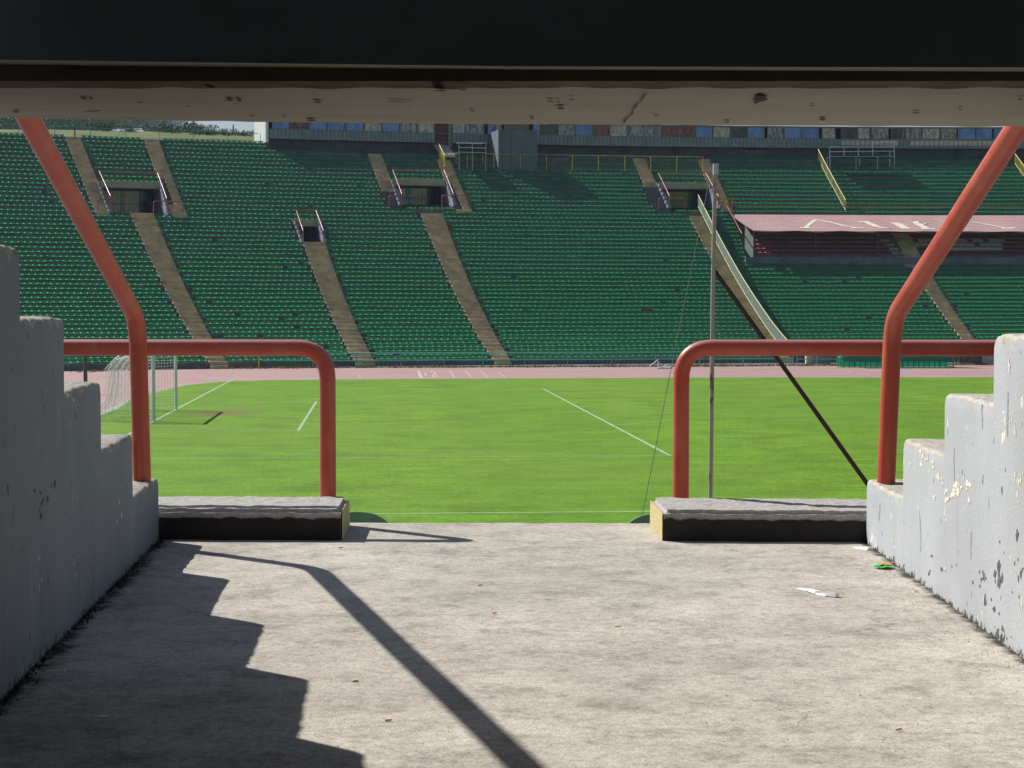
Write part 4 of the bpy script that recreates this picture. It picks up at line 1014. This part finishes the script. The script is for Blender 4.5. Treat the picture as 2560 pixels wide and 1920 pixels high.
# floor with a dirt attribute that rises toward the side walls
ex0,ex1=fl(880,1307),fl(1630,1308); ed=(ex1-ex0)/np.linalg.norm(ex1-ex0)
V=[];Fc=[];Dt=[]
NX,NY=110,90
for j in range(NY+1):
    for i in range(NX+1):
        t=j/NY; f=ex0+ed*(-3.2+8.4*i/NX); n_=np.array([ed[1],-ed[0],0]); 
        q=f+n_*(t**1.3*17.)
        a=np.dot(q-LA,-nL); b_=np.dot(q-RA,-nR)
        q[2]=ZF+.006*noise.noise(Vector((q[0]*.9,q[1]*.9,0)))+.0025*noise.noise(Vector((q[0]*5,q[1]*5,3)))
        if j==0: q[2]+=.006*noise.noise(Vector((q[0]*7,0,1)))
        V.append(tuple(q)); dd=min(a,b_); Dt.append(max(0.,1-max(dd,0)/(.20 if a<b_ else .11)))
for j in range(NY):
    for i in range(NX): k=j*(NX+1)+i; Fc.append((k,k+1,k+NX+2,k+NX+1))
b=len(V)
for i in range(NX+1): v=V[i]; V.append((v[0],v[1],v[2]-.3)); Dt.append(0)
for i in range(NX): Fc.append((i,b+i,b+i+1,i+1))
me=bpy.data.meshes.new('floor'); me.from_pydata(V,[],Fc); me.materials.append(M['floor']); at_=me.attributes.new('dirt','FLOAT','POINT'); at_.data.foreach_set('value',Dt)
me.polygons.foreach_set('use_smooth',[True]*len(Fc)); bm=bmesh.new(); bm.from_mesh(me); bmesh.ops.recalc_face_normals(bm,faces=bm.faces); bm.to_mesh(me); bm.free()
o=bpy.data.objects.new('floor',me); col.objects.link(o); tag(o,kind='structure')
# kerb blocks
def kerb(f0,f1,ytop_f,ytop_b0,label,inner_right):
    global dl,dr_
    """f0,f1 front bottom corners on the floor"""
    d=(f1-f0)/np.linalg.norm(f1-f0); n_=(dl+dr_)/np.linalg.norm(dl+dr_)
    h=.172; dep=.66; root=empty('kerb_block',f0); tag(root,label,'kerb','kerb blocks under the red rails')
    L_=np.linalg.norm(f1-f0); N=60
    def strip(mb,z0,z1,off=0,seed=0,amp=.0,up=0):
        for i in range(N):
            a,c=f0+d*L_*i/N,f0+d*L_*(i+1)/N
            n1=noise.noise(Vector((i*.35,seed,0)))*amp; n2=noise.noise(Vector(((i+1)*.35,seed,0)))*amp
            mb.quad((a[0]-n_[0]*off,a[1]-n_[1]*off,z0),(c[0]-n_[0]*off,c[1]-n_[1]*off,z0),(c[0]-n_[0]*off,c[1]-n_[1]*off,z1+n2),(a[0]-n_[0]*off,a[1]-n_[1]*off,z1+n1))
    mb=MB()
    q=[f0,f1,f1+n_*dep,f0+n_*dep]; r=.02
    bot=[(p[0],p[1],ZF-.05) for p in q]
    mb.hexa(bot,[(p[0],p[1],ZF+h) for p in q]); o=mb.build('block',M['kerb'],root)
    bm=bmesh.new(); bm.from_mesh(o.data); bmesh.ops.bevel(bm,geom=[e for e in bm.edges if e.verts[0].co.z>ZF and e.verts[1].co.z>ZF],offset=.022,segments=3,affect='EDGES')
    bmesh.ops.subdivide_edges(bm,edges=[e for e in bm.edges if e.calc_length()>.3],cuts=40,use_grid_fill=True)
    for v in bm.verts:
        w_=noise.noise(v.co*14)*.006+noise.noise(v.co*45)*.0035
        if v.co.z>ZF+.02: v.co.z+=w_; v.co.x+=w_*.5; v.co.y+=w_*.6
    bm.to_mesh(o.data); bm.free()
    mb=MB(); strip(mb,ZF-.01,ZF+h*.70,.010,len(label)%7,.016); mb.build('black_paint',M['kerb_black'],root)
    e0=f1 if inner_right else f0; s=1 if inner_right else -1
    mb=MB(); off=d*.009*s; a,c=e0+off-n_*.012,e0+n_*dep+off
    mb.quad((a[0],a[1],ZF-.01),(c[0],c[1],ZF-.01),(c[0],c[1],ZF+h-.016),(a[0],a[1],ZF+h-.016)); mb.build('yellow_paint',M['kerb_yellow'],root)
    return n_,h,dep
KL0=fl(250,1347); KL1=fl(852,1350); KR0=fl(1659,1352); KR1=fl(2260,1357)
nkl,kh,kd=kerb(KL0,KL1,0,0,'left concrete kerb block with black front and yellow end',True)
nkr,_,_=kerb(KR0,KR1,0,0,'right concrete kerb block with black front and yellow end',False)
# rails
PR=.0485
def rail_obj(path,label,r=PR,bend=.17):
    mb=MB(); mb.tube(bend_path(path,bend,10),r,20); o=mb.build('guard_rail',M['pipe']); tag(o,label,'railing','red pipe rails of the near portal')
    a,b_,c_=Vector(path[0]),Vector(path[1]),Vector(path[2])
    for p_,d_ in((b_+(a-b_).normalized()*(bend+.01),(a-b_).normalized()),(b_+(c_-b_).normalized()*(bend+.01),(c_-b_).normalized())):
        mb=MB(); mb.tube([p_-d_*.005,p_,p_+d_*.006],r+.0012,20,rf=lambda i:[.985,1.,.985][i]); mb.build('weld_seam',M['pipe'],o)
    return o
ztk=ZF+kh
bl=on_z(820,1243,ztk-.01); bl2=bl+np.array([0,0,0]); zr=at(700,869,float(proj(bl)[2]))[2]
dk=(KL1-KL0)/np.linalg.norm(KL1-KL0)
rail_obj([(bl[0],bl[1],ztk-.06),(bl[0],bl[1],zr),tuple(np.array([bl[0],bl[1],zr])-dk*3.2),tuple(np.array([bl[0],bl[1],ztk-.3])-dk*3.2)],'left faded red pipe rail standing on the left kerb block',bend=.19)
br=on_z(1702,1241,ztk-.01); dk2=(KR1-KR0)/np.linalg.norm(KR1-KR0)
rail_obj([(br[0],br[1],ztk-.06),(br[0],br[1],zr),tuple(np.array([br[0],br[1],zr])+dk2*3.4),tuple(np.array([br[0],br[1],ztk-.3])+dk2*3.4)],'right faded red pipe rail standing on the right kerb block',bend=.19)
# bent rails that climb beside the stairs, standing on the wall ends
zl=SL[0][2]; q=on_z(356,1203,zl); dq=float(proj(q)[2]); b0=at(346,800,dq); t0=at(74,300,7.6); ext=t0+(t0-b0)*.9
bq=(q[0]+(b0[0]-q[0])*.0+0,q[1],zl-.05)
mb=MB(); mb.tube(bend_path([(q[0],q[1],zl-.05),(b0[0],q[1],b0[2]),tuple(t0),tuple(ext)],.16,10),PR,20); o=mb.build('stair_rail',M['pipe']); tag(o,'red pipe rail bent up the stair beside the left wall','railing','bent rails beside the stepped walls')
mb=MB(); mb.box((q[0]-.035,q[1]-.035,zl+.12),.012,.02,.22); o2=mb.build('patch_plate',M['pipe']); o2.parent=o
zr_=SR[0][2]; q=on_z(2214,1203,zr_+.01); dq=float(proj(q)[2]); b1=at(2228,798,dq); t1=at(2541,322,7.6); ext1=t1+(t1-b1)*.9
mb=MB(); mb.tube(bend_path([(q[0],q[1],zr_-.05),(b1[0],q[1],b1[2]),tuple(t1),tuple(ext1)],.16,10),PR,20); o=mb.build('stair_rail',M['pipe']); tag(o,'red pipe rail bent up the stair beside the right wall','railing','bent rails beside the stepped walls')
# lintel over the portal with stepped underside
root=empty('portal_lintel',(0,6.5,H)); tag(root,'dark concrete lintel with pale stained underside across the top of the view','beam')
cl=lambda x,y,d: at(x,y,d)
Db=6.35
n2=np.array([ed[1],-ed[0],0])
zL,zR=at(0,296,Db)[2],at(2560,318,Db)[2]
pL,pR=at(-420,296,Db),at(2980,318,Db)
N=160
def lp(t,back,z): 
    q=pL+(pR-pL)*t; q=q+np.array([-FW[0],-FW[1],0])*back; return (q[0],q[1],z)
def zb(t): 
    x=-420+t*3400; return at(x,float(np.interp(x,[-420,0,680,1280,2560,2980],[292,296,306.5,312,318,320])),Db)[2]
mb=MB()
for i in range(N):
    t0_,t1_=i/N,(i+1)/N
    def prof(t):
        z=zb(t); nn=noise.noise(Vector((t*40,0,0)))*.006; n3=noise.noise(Vector((t*90,5,0)))*.004
        ra=z-H; dback=Db*( 447/(757-222.)) ; back=Db-(ra*F/(757-222.)); 
        x_=-420+t*3400; zc=H+(Db-back)/F*(757-float(np.interp(x_,[-420,0,1280,2560,2980],[159,162,176,183,185])))
        b2=Db-(zc-H)*F/(757.-float(np.interp(x_,[-420,0,1280,2560,2980],[143,148,168,171,172])))
        return [lp(t,-.0,z+.6),lp(t,-.0,z+.025+n3),lp(t,.02,z+nn*.5),lp(t,back-.02,z+.002+nn),lp(t,back,z+.02),lp(t,back+.004,zc),lp(t,b2,zc),lp(t,b2+.002,zc+1.1),lp(t,b2-1.,zc+1.4)]
    a,c=prof(t0_),prof(t1_)
    for j in range(len(a)-1):
        mi=[0,0,0,0,1,0,2,2][j]
        mb.quad(a[j],c[j],c[j+1],a[j+1],mi)
mb.build('beam',[M['beam'],M['beam_back'],M['ceil']],root)
mb=MB(); rnd=random.Random(4)
def on_beam(px,py):
    zz=at(px,float(np.interp(px,[-420,0,680,1280,2560,2980],[292,296,306.5,312,318,320])),Db)[2]; d_=(zz-H)*F/(757-py); q=at(px,py,d_); return (q[0],q[1],q[2]-.0035-.0008*rnd.random())
for cx,cy,w_,h_ in[(210,243,18,5),(228,243,12,4),(40,277,18,4),(350,253,14,3),(575,246,18,6),(598,247,14,6),(795,252,20,5),(778,298,26,5),(630,287,12,3),(710,288,10,3),(1180,274,12,4),(1330,293,12,4),(1376,249,20,3),(1430,245,16,3),(1402,268,18,6),(1395,251,9,4),(1902,244,30,16),(1890,252,14,8),(1818,302,14,4),(2056,296,18,6),(2030,261,12,3),(2290,279,24,3),(2550,245,14,5),(1100,223,30,4),(1160,221,20,3),(470,262,10,3),(1640,286,18,2),(1000,251,60,2),(2400,270,10,3)]:
    mb.add([on_beam(cx+math.cos(2*PI*k/9)*w_*.6*rnd.uniform(.6,1),cy+math.sin(2*PI*k/9)*h_*.6*rnd.uniform(.6,1)) for k in range(9)],[tuple(range(9))])
x_,y_=1617,232
while y_<305:
    nx_,ny_=x_-rnd.uniform(1,6.5),y_+rnd.uniform(3,7); w_=rnd.uniform(.8,2.4); mb.add([on_beam(x_-w_,y_),on_beam(x_+w_,y_),on_beam(nx_+w_,ny_),on_beam(nx_-w_,ny_)],[(0,1,2,3)]); x_,y_=nx_,ny_
M['chip']=simple('dark chipped hollow',(.035,.028,.022),.95,.4,30); mb.build('chips',M['chip'],root)
# dark passage behind the camera: ceiling, sides and an added rear wall
mb=MB(); zc=H+1.42
mb.quad((-5,-8,zc),(7,-8,zc),(7,6.2,zc),(-5,6.2,zc)); tag(mb.build('passage_ceiling',M['ceil']),kind='structure')
mb=MB(); mb.quad((-5,-5.5,ZF-.1),(7,-5.5,ZF-.1),(7,-5.5,zc),(-5,-5.5,zc)); tag(mb.build('sky_block_wall',M['ceil']),kind='structure')  # unseen wall added to keep rear sky light out of the passage
mb=MB()
for A_,d_,n_,ss in((LA,dl,nL,SL),(RA,dr_,nR,SR)):
    q0=A_-d_*(ss[-1][0]-.6)+n_*.15; q1=A_-d_*16+n_*.15; mb.quad((q0[0],q0[1],ZF),(q1[0],q1[1],ZF),(q1[0],q1[1],zc),(q0[0],q0[1],zc))
tag(mb.build('passage_side_walls',M['ceil']),kind='structure')
# near terrace rows below the floor edge, and beside the walls
mb=MB(); c0=ex0+ed*(-12); nrm=np.array([-ed[1],ed[0],0])
for i in range(9):
    z=ZF-.30-(i)*.32; a=c0+nrm*(i*.9+.002); b_=a+ed*26
    if z<.1: break
    mb.quad((a[0],a[1],z),(b_[0],b_[1],z),(b_[0]+nrm[0]*.9,b_[1]+nrm[1]*.9,z),(a[0]+nrm[0]*.9,a[1]+nrm[1]*.9,z))
    zz=z-.32 if z-.32>.1 else 0
    a2=a+nrm*.9; b2=b_+nrm*.9; mb.quad((a2[0],a2[1],zz),(b2[0],b2[1],zz),(b2[0],b2[1],z),(a2[0],a2[1],z))
for sd in(0,1):      # seat rows beside the stepped walls
    A_,d_,n_,ss=((LA,dl,nL,SL),(RA,dr_,nR,SR))[sd]
    for s0,s1,zt in ss[:-1]:
        a=A_-d_*s0+n_*.27; b_=A_-d_*s1+n_*.27; z=zt-.25
        mb.quad((a[0],a[1],z),(b_[0],b_[1],z),(b_[0]+n_[0]*8,b_[1]+n_[1]*8,z),(a[0]+n_[0]*8,a[1]+n_[1]*8,z)); mb.quad((a[0],a[1],z-.4),(a[0]+n_[0]*8,a[1]+n_[1]*8,z-.4),(a[0]+n_[0]*8,a[1]+n_[1]*8,z),(a[0],a[1],z))
tag(mb.build('near_terrace',M['terrace']),'bare concrete terrace steps falling from the floor edge to the track','terrace')
def near_seat(px,py,label):
    q=at(px,py,11.75); root=empty('plastic_chair',(q[0],q[1],ZF-.3)); tag(root,label,'seat','faded green seats just below the floor edge')
    mb=MB(); n=14; m=7; V=[];Fc=[]
    W=.47
    for i in range(n+1):
        u=-1+2*i/n
        for j in range(m+1):
            v=j/m; zt=q[2]-.105*abs(u)**2.6*1.0; z=(ZF-.26)+(zt-(ZF-.26))*v
            y=.05*(1-u*u)*-1+.06*v; V.append((q[0]+u*W/2*(.9+.1*min(1,v*2)) ,q[1]-y,z))
    for i in range(n):
        for j in range(m): k=i*(m+1)+j; Fc.append((k,k+m+1,k+m+2,k+1))
    mb.add(V,Fc,0,True); V2=[(x_,y_+.02,z_) for x_,y_,z_ in V]; mb.add(V2,[f[::-1] for f in Fc],0,True)
    for i in range(n): a,b_=V[i*(m+1)+m],V[(i+1)*(m+1)+m]; mb.quad(a,b_,(b_[0],b_[1]+.02,b_[2]),(a[0],a[1]+.02,a[2]))
    mb.build('backrest',M['seat_old'],root)
    mb=MB(); mb.box((q[0],q[1]+.25,ZF-.2),.44,.42,.035); mb.box((q[0],q[1]+.2,ZF-.26),.12,.2,.1); mb.build('seat_pan',M['seat_old'],root)
near_seat(893,1279.5,'faded green seat back peeping over the floor edge beside the left kerb block')
near_seat(1640,1285,'faded green seat back peeping over the floor edge beside the right kerb block')

# ------------------------------------------------------------------ litter and grit on the floor
def strip_litter(name,pts,w,mat,label,cat,h=.012):
    mb=MB(); P=[fl(*p) for p in pts]
    for i,(a,b_) in enumerate(zip(P[:-1],P[1:])):
        d=(b_-a); d/=np.linalg.norm(d); n_=np.array([-d[1],d[0],0])*w/2; e=.002+.3*h*(i%2)
        f=h*(i+1)/len(P)
        mb.hexa([a-n_+[0,0,e*.5],b_-n_+[0,0,e*.5],b_+n_+[0,0,e*.5],a+n_+[0,0,e*.5]],[a-n_*.7+[0,0,e+h*i/len(P)],b_-n_*.7+[0,0,e+f],b_+n_+[0,0,e+f*.6],a+n_+[0,0,e+h*.5*i/len(P)]])
    o=mb.build(name,mat); tag(o,label,cat); return o
strip_litter('paper_strip',[(1996,1471),(2020,1477),(2045,1486),(2070,1491),(2093,1494)],.035,M['pap'],'crumpled white paper strip lying on the sunlit concrete floor','litter',.02)
strip_litter('paper_scrap',[(2144,1368),(2158,1373),(2180,1377)],.07,M['pap'],'small white paper scrap at the foot of the right wall','litter',.02)
strip_litter('paper_chip',[(246,1791),(264,1793)],.03,M['pap'],'tiny white chip on the shaded floor at lower left','litter',.008)
w0=fl(2210,1421); root=empty('snack_wrapper',w0); tag(root,'bright green snack wrapper lying near the right wall','wrapper')
mb=MB(); N=12; V=[(w0[0],w0[1],ZF+.02)]
for i in range(N*2):
    a=2*PI*i/(N*2); rx=.068*(1-.35*abs(math.cos(a))**6); V.append((w0[0]+rx*math.cos(a)*1.0+.003*random.random(),w0[1]+.06*math.sin(a)*(1-.55*abs(math.cos(a))),ZF+.006+.012*random.random()))
mb.add(V,[(0,i+1,(i+1)%(2*N)+1) for i in range(2*N)]); mb.build('foil',M['wrapper'],root)
mb=MB(); mb.add([(w0[0]-.03,w0[1]-.02,ZF+.024),(w0[0]+.03,w0[1]-.022,ZF+.022),(w0[0]+.034,w0[1]+.012,ZF+.024),(w0[0]-.02,w0[1]+.014,ZF+.026)],[(0,1,2,3)]); mb.build('print',M['wr2'],root)
for i,(x_,y_,lb) in enumerate([(1236,1536,'pinkish cigarette end in the middle of the sunlit floor'),(1200,1466,'pinkish cigarette end nearest the floor edge'),(888,1707,'reddish crumb right of the wall shadow'),(971,1805,'small brown crumb beside the rail shadow'),(852,1372,'pinkish crumb at the foot of the left kerb block'),(2290,1481,'reddish twig bit near the right wall'),(1545,1570,'small dark red crumb on the floor right of centre'),(2246,1829,'orange crumb on the floor at lower right')]):
    a=fl(x_,y_); an=random.uniform(-.5,.9); L_=.011; mb=MB(); mb.tube([a+[-L_*math.cos(an),-L_*math.sin(an),.006],a+[L_*math.cos(an),L_*math.sin(an),.008]],.0038,6); tag(mb.build('litter_bit',M['butt']),lb,'litter','small litter bits on the floor')
mb=MB()
def chip(q,s,mi=0):
    V=[(q[0]+random.uniform(-1,1)*s,q[1]+random.uniform(-1,1)*s,ZF+random.uniform(0,.7)*s) for _ in range(4)]; mb.add([tuple(q[:2])+(ZF+s*.9,)]+V,[(0,1,2),(0,2,3),(0,3,4),(0,4,1)],mi)
for i in range(1100):
    t=random.random()**1.0*6.2; sd=random.random()<.5
    A_,d_,n_=(LA,dl,nL) if sd else (RA,dr_,nR)
    q=A_-d_*t-n_*abs(random.gauss(0,.13)); chip(q,random.uniform(.0015,.006))
for i in range(500):
    q=fl(random.uniform(300,2400),random.uniform(1345,1900)); chip(q,random.uniform(.0015,.005))
tag(mb.build('grit',M['grit']),'loose grit and crumbs scattered on the concrete floor','grit',kind='stuff')
mb=MB()
for i in range(1500):
    t=random.random()*6.5; q=LA-dl*t-nL*abs(random.gauss(0,.022)); clump=noise.noise(Vector((t*2.2,0,0)))
    if clump<-.05 and random.random()<.8: continue
    h=random.uniform(.004,.018); a=random.uniform(0,2*PI); w_=.004; dx,dy=math.cos(a)*w_,math.sin(a)*w_
    mb.add([(q[0]-dx,q[1]-dy,ZF),(q[0]+dx,q[1]+dy,ZF),(q[0]+random.gauss(0,.01),q[1]+random.gauss(0,.01),ZF+h)],[(0,1,2)])
tag(mb.build('moss',M['moss']),'dark moss and weeds along the foot of the left wall','moss',kind='stuff')

# ================================================================== BACKGROUND: meadow, hills, trees, houses
def terrain(name,mat,fz,x0,x1,y0,y1,nx,ny):
    V=[];Fc=[]
    for j in range(ny+1):
        for i in range(nx+1): x=x0+(x1-x0)*i/nx; y=y0+(y1-y0)*j/ny; V.append((x,y,fz(x,y)))
    for j in range(ny):
        for i in range(nx): k=j*(nx+1)+i; Fc.append((k,k+1,k+nx+2,k+nx+1))
    me=bpy.data.meshes.new(name); me.from_pydata(V,[],Fc); me.materials.append(mat); me.polygons.foreach_set('use_smooth',[True]*len(Fc)); o=bpy.data.objects.new(name,me); col.objects.link(o); tag(o,kind='structure'); return o
def meadow(x,y):
    d=x*FW[0]+y*FW[1]; px=1280+F*(x*RT[0]+y*RT[1])/d
    k=np.interp(px,[-600,0,400,600,680,900],[.0945,.0935,.0922,.0902,.0888,.085])
    return H+float(k*d*np.interp(d,[166,175,182,190,215,240],[.15,.80,.95,.985,1.,.99]))+.15*noise.noise(Vector((x*.2,y*.2,0)))
terrain('meadow',M['berm'],meadow,-150,75,166,240,90,50)
def hill(x,y):
    # wooded hill whose skyline falls to the right
    px=1280+F*(x*RT[0]+y*RT[1])/(x*FW[0]+y*FW[1]) if y>0 else 0
    k=np.interp(px,[-600,0,250,420,520,600,680,900,2600],[.150,.128,.112,.0985,.0925,.0885,.086,.080,.06])
    d=np.interp(y,[300,700,1300,2600],[.55,.80,.92,1.0]); return H+ k*y*float(d)*(1+.02*noise.noise(Vector((x*.003,y*.003,0))))
terrain('hills',M['hill'],hill,-1150,300,300,2600,110,90)
def tree_meshes(n=3,leaves=900):
    out=[]
    for s in range(n):
        rnd=random.Random(100+s); mb=MB(); cl_=[(rnd.gauss(0,.26),rnd.gauss(0,.26),rnd.uniform(.32,.92),rnd.uniform(.14,.26)) for _ in range(16)]
        for k in range(leaves):
            cx,cy,cz,cr=cl_[k%16]; u=Vector((rnd.gauss(0,1),rnd.gauss(0,1),rnd.gauss(0,1))).normalized()*cr*(rnd.random()**.35)
            c=Vector((cx,cy,cz))+u; sz=rnd.uniform(.02,.045); a=Vector((rnd.gauss(0,1),rnd.gauss(0,1),rnd.gauss(0,1))).normalized()*sz; b2=a.cross(Vector((rnd.gauss(0,1),rnd.gauss(0,1),rnd.gauss(0,1)))).normalized()*sz*.8
            mb.add([c-a,c+b2,c+a,c-b2],[(0,1,2,3)])
        tb=MB(); tb.tube([(0,0,-.05),(.01,0,.3),(0,.01,.62)],.035,6,rf=lambda i:[1.2,.8,.3][i])
        for k in range(5): cx,cy,cz,cr=cl_[k]; tb.tube([(0,0,.3+.05*k),(cx,cy,cz)],.012,4)
        out.append((mb,tb))
    return out
TM=tree_meshes()
protos={}
def tree(x,y,z,h,w,label,far=True,group=None,kind=0):
    key=(kind%3,far)
    if key not in protos:
        c,t=TM[kind%3]; r=empty('tree'); a=c.build('crown',M['leaf_far'] if far else M['leaf'],r); b_=t.build('trunk',M['bark'],r); protos[key]=(a.data,b_.data)
        parts=[a,b_]
    else:
        r=empty('tree'); parts=[]
        for nm,me in zip(('crown','trunk'),protos[key]): o=bpy.data.objects.new(nm,me); col.objects.link(o); o.parent=r; parts.append(o)
    r.location=(x,y,z); r.scale=(w,w,h); r.rotation_euler=(0,0,random.uniform(0,6)); tag(r,label,'tree',group)
    for o in parts: o.matrix_parent_inverse=Matrix.Identity(4)
    return r
# trees and bushes rooted behind the rim: (pixel x, pixel y of top, height m, width, distance)
near=[(268,318,2.3,3.3,205,'small dark bush on the meadow by the pale shed roof'),(500,318,2.5,3.4,200,'broad dark bush on the meadow below the sky gap')]
for i,(x_,y_,h,w_,d,lb) in enumerate(near):
    q=at(x_,y_,d); g0=meadow(q[0],q[1]); tree(q[0],q[1],g0-.2,max(1.2,(q[2]-g0)+.3),w_,lb,False,kind=i)
for i,(x_,y_,w_,d) in enumerate([(430,326,3,204),(560,334,2.2,206),(610,336,2.4,207),(655,337,2.4,208),(320,336,2.0,204)]):
    q=at(x_,y_,d); g0=meadow(q[0],q[1]); tree(q[0],q[1],g0-.2,max(.9,(q[2]-g0)+.3),w_,['low bush on the meadow left of the broad bush','first low bush right of the broad bush','second low bush right of the broad bush','low bush beside the white end wall of the building','low bush right of the small dark bush'][i],False,kind=i)
for i,(x_,y_,lb) in enumerate([(300,480,'dark bush added as backdrop to the gate of the portal nearest the goal'),(345,470,'second dark bush added as backdrop to the gate nearest the goal'),(1040,470,'dark bush added as backdrop to the gate of the middle portal'),(1075,480,'second dark bush added as backdrop to the gate of the middle portal'),(1700,480,'dark bush added as backdrop to the gate of the portal behind the pole')]):
    q=at(x_,y_-30,181); tree(q[0],q[1],q[2]-5.5,6.5,4.5,lb,True,kind=i)  # bushes added to darken the background behind the gate bars
tall=[(420,303,10,8,330,'rounded tree left of the sky gap'),(468,302,9,6.5,335,'tree beside the sky gap with narrow crown'),(497,309,9,8,320,'tree in front of the sky gap'),(577,320,7,5,340,'slender tree standing alone in the sky gap')]
for i,(x_,y_,h,w_,d,lb) in enumerate(tall):
    q=at(x_,y_,d); tree(q[0],q[1],q[2]-h,h,w_,lb,True,kind=i)
n=0
for i in range(300):
    x_=random.uniform(-80,680); d=random.choice((random.uniform(420,1000),random.uniform(500,900),random.uniform(900,2200))); 
    q=at(x_,300,d); zz=hill(q[0],q[1]); h=random.uniform(7,13)*(.6+d/2000)
    if x_>560 : h*=.6
    if 430<x_<600: h*=.7
    tree(q[0],q[1],zz-.8,h,h*random.uniform(.75,1.15),'tree of the wooded hillside beyond the far stand',True,'trees on the wooded hillside',kind=i)
M['shed']=simple('shed roof metal',(.62,.63,.62),.4,.1,2)
def house(x_,y_,d,w_,h,lb,roofm):
    q=at(x_,y_,d); root=empty('house',(q[0],q[1],q[2]-h)); tag(root,lb,'house','houses on the hillside')
    mb=MB(); mb.box((q[0],q[1],q[2]-h*.7),w_,w_*.7,h*.6); mb.build('wall',M['house_wall'],root)
    mb=MB(); z0=q[2]-h*.4; z1=q[2]; x0,x1,y0,y1=q[0]-w_*.58,q[0]+w_*.58,q[1]-w_*.42,q[1]+w_*.42
    mb.add([(x0,y0,z0),(x1,y0,z0),(x1,y1,z0),(x0,y1,z0),(x0+w_*.15,q[1],z1),(x1-w_*.15,q[1],z1)],[(0,1,5,4),(2,3,4,5),(1,2,5),(3,0,4)]); mb.build('roof',roofm,root)
for a in[(206,308,1300,8,6,'house with red tiled roof, leftmost on the hillside'),(238,310,1350,7,5,'small house with red tiled roof beside the leftmost one'),(392,313,1200,8,6,'house with red tiled roof near the sky gap',),(262,304,1500,7,6,'small red roofed house high among the trees'),(50,312,1250,8,6,'red roofed house at the left end of the hillside')]: house(*a,M['roof_tile'])
house(320,321,240,4.2,2.6,'pale metal roofed shed beside the dark bush',M['shed'])
house(418,331,236,2.6,1.8,'low reddish hut roof in the meadow grass',M['roof_tile'])
mb=MB(); q=at(583,311,360); 
for s in(-1,1): mb.tube([(q[0]+s*1.0,q[1],q[2]-12),(q[0],q[1],q[2])],.09,4)
mb.tube([(q[0]-1.6,q[1],q[2]-2),(q[0]+1.6,q[1],q[2]-2)],.07,4); tag(mb.build('pylon',M['grey_steel']),'faint thin pylon in the sky gap','pylon')

M['haze']=bpy.data.materials.new('haze air'); M['haze'].use_nodes=True; nt=M['haze'].node_tree
for n_ in list(nt.nodes):
    if n_.type!='OUTPUT_MATERIAL': nt.nodes.remove(n_)
pv=nt.nodes.new('ShaderNodeVolumePrincipled'); pv.inputs['Density'].default_value=.00014; pv.inputs['Color'].default_value=(.62,.76,1,1); pv.inputs['Anisotropy'].default_value=.2
nt.links.new(pv.outputs[0],nt.nodes['Material Output'].inputs['Volume'])
mb=MB(); mb.box((-250,1300,224),2600,3300,454); hz=mb.build('haze',M['haze']); tag(hz,kind='stuff')
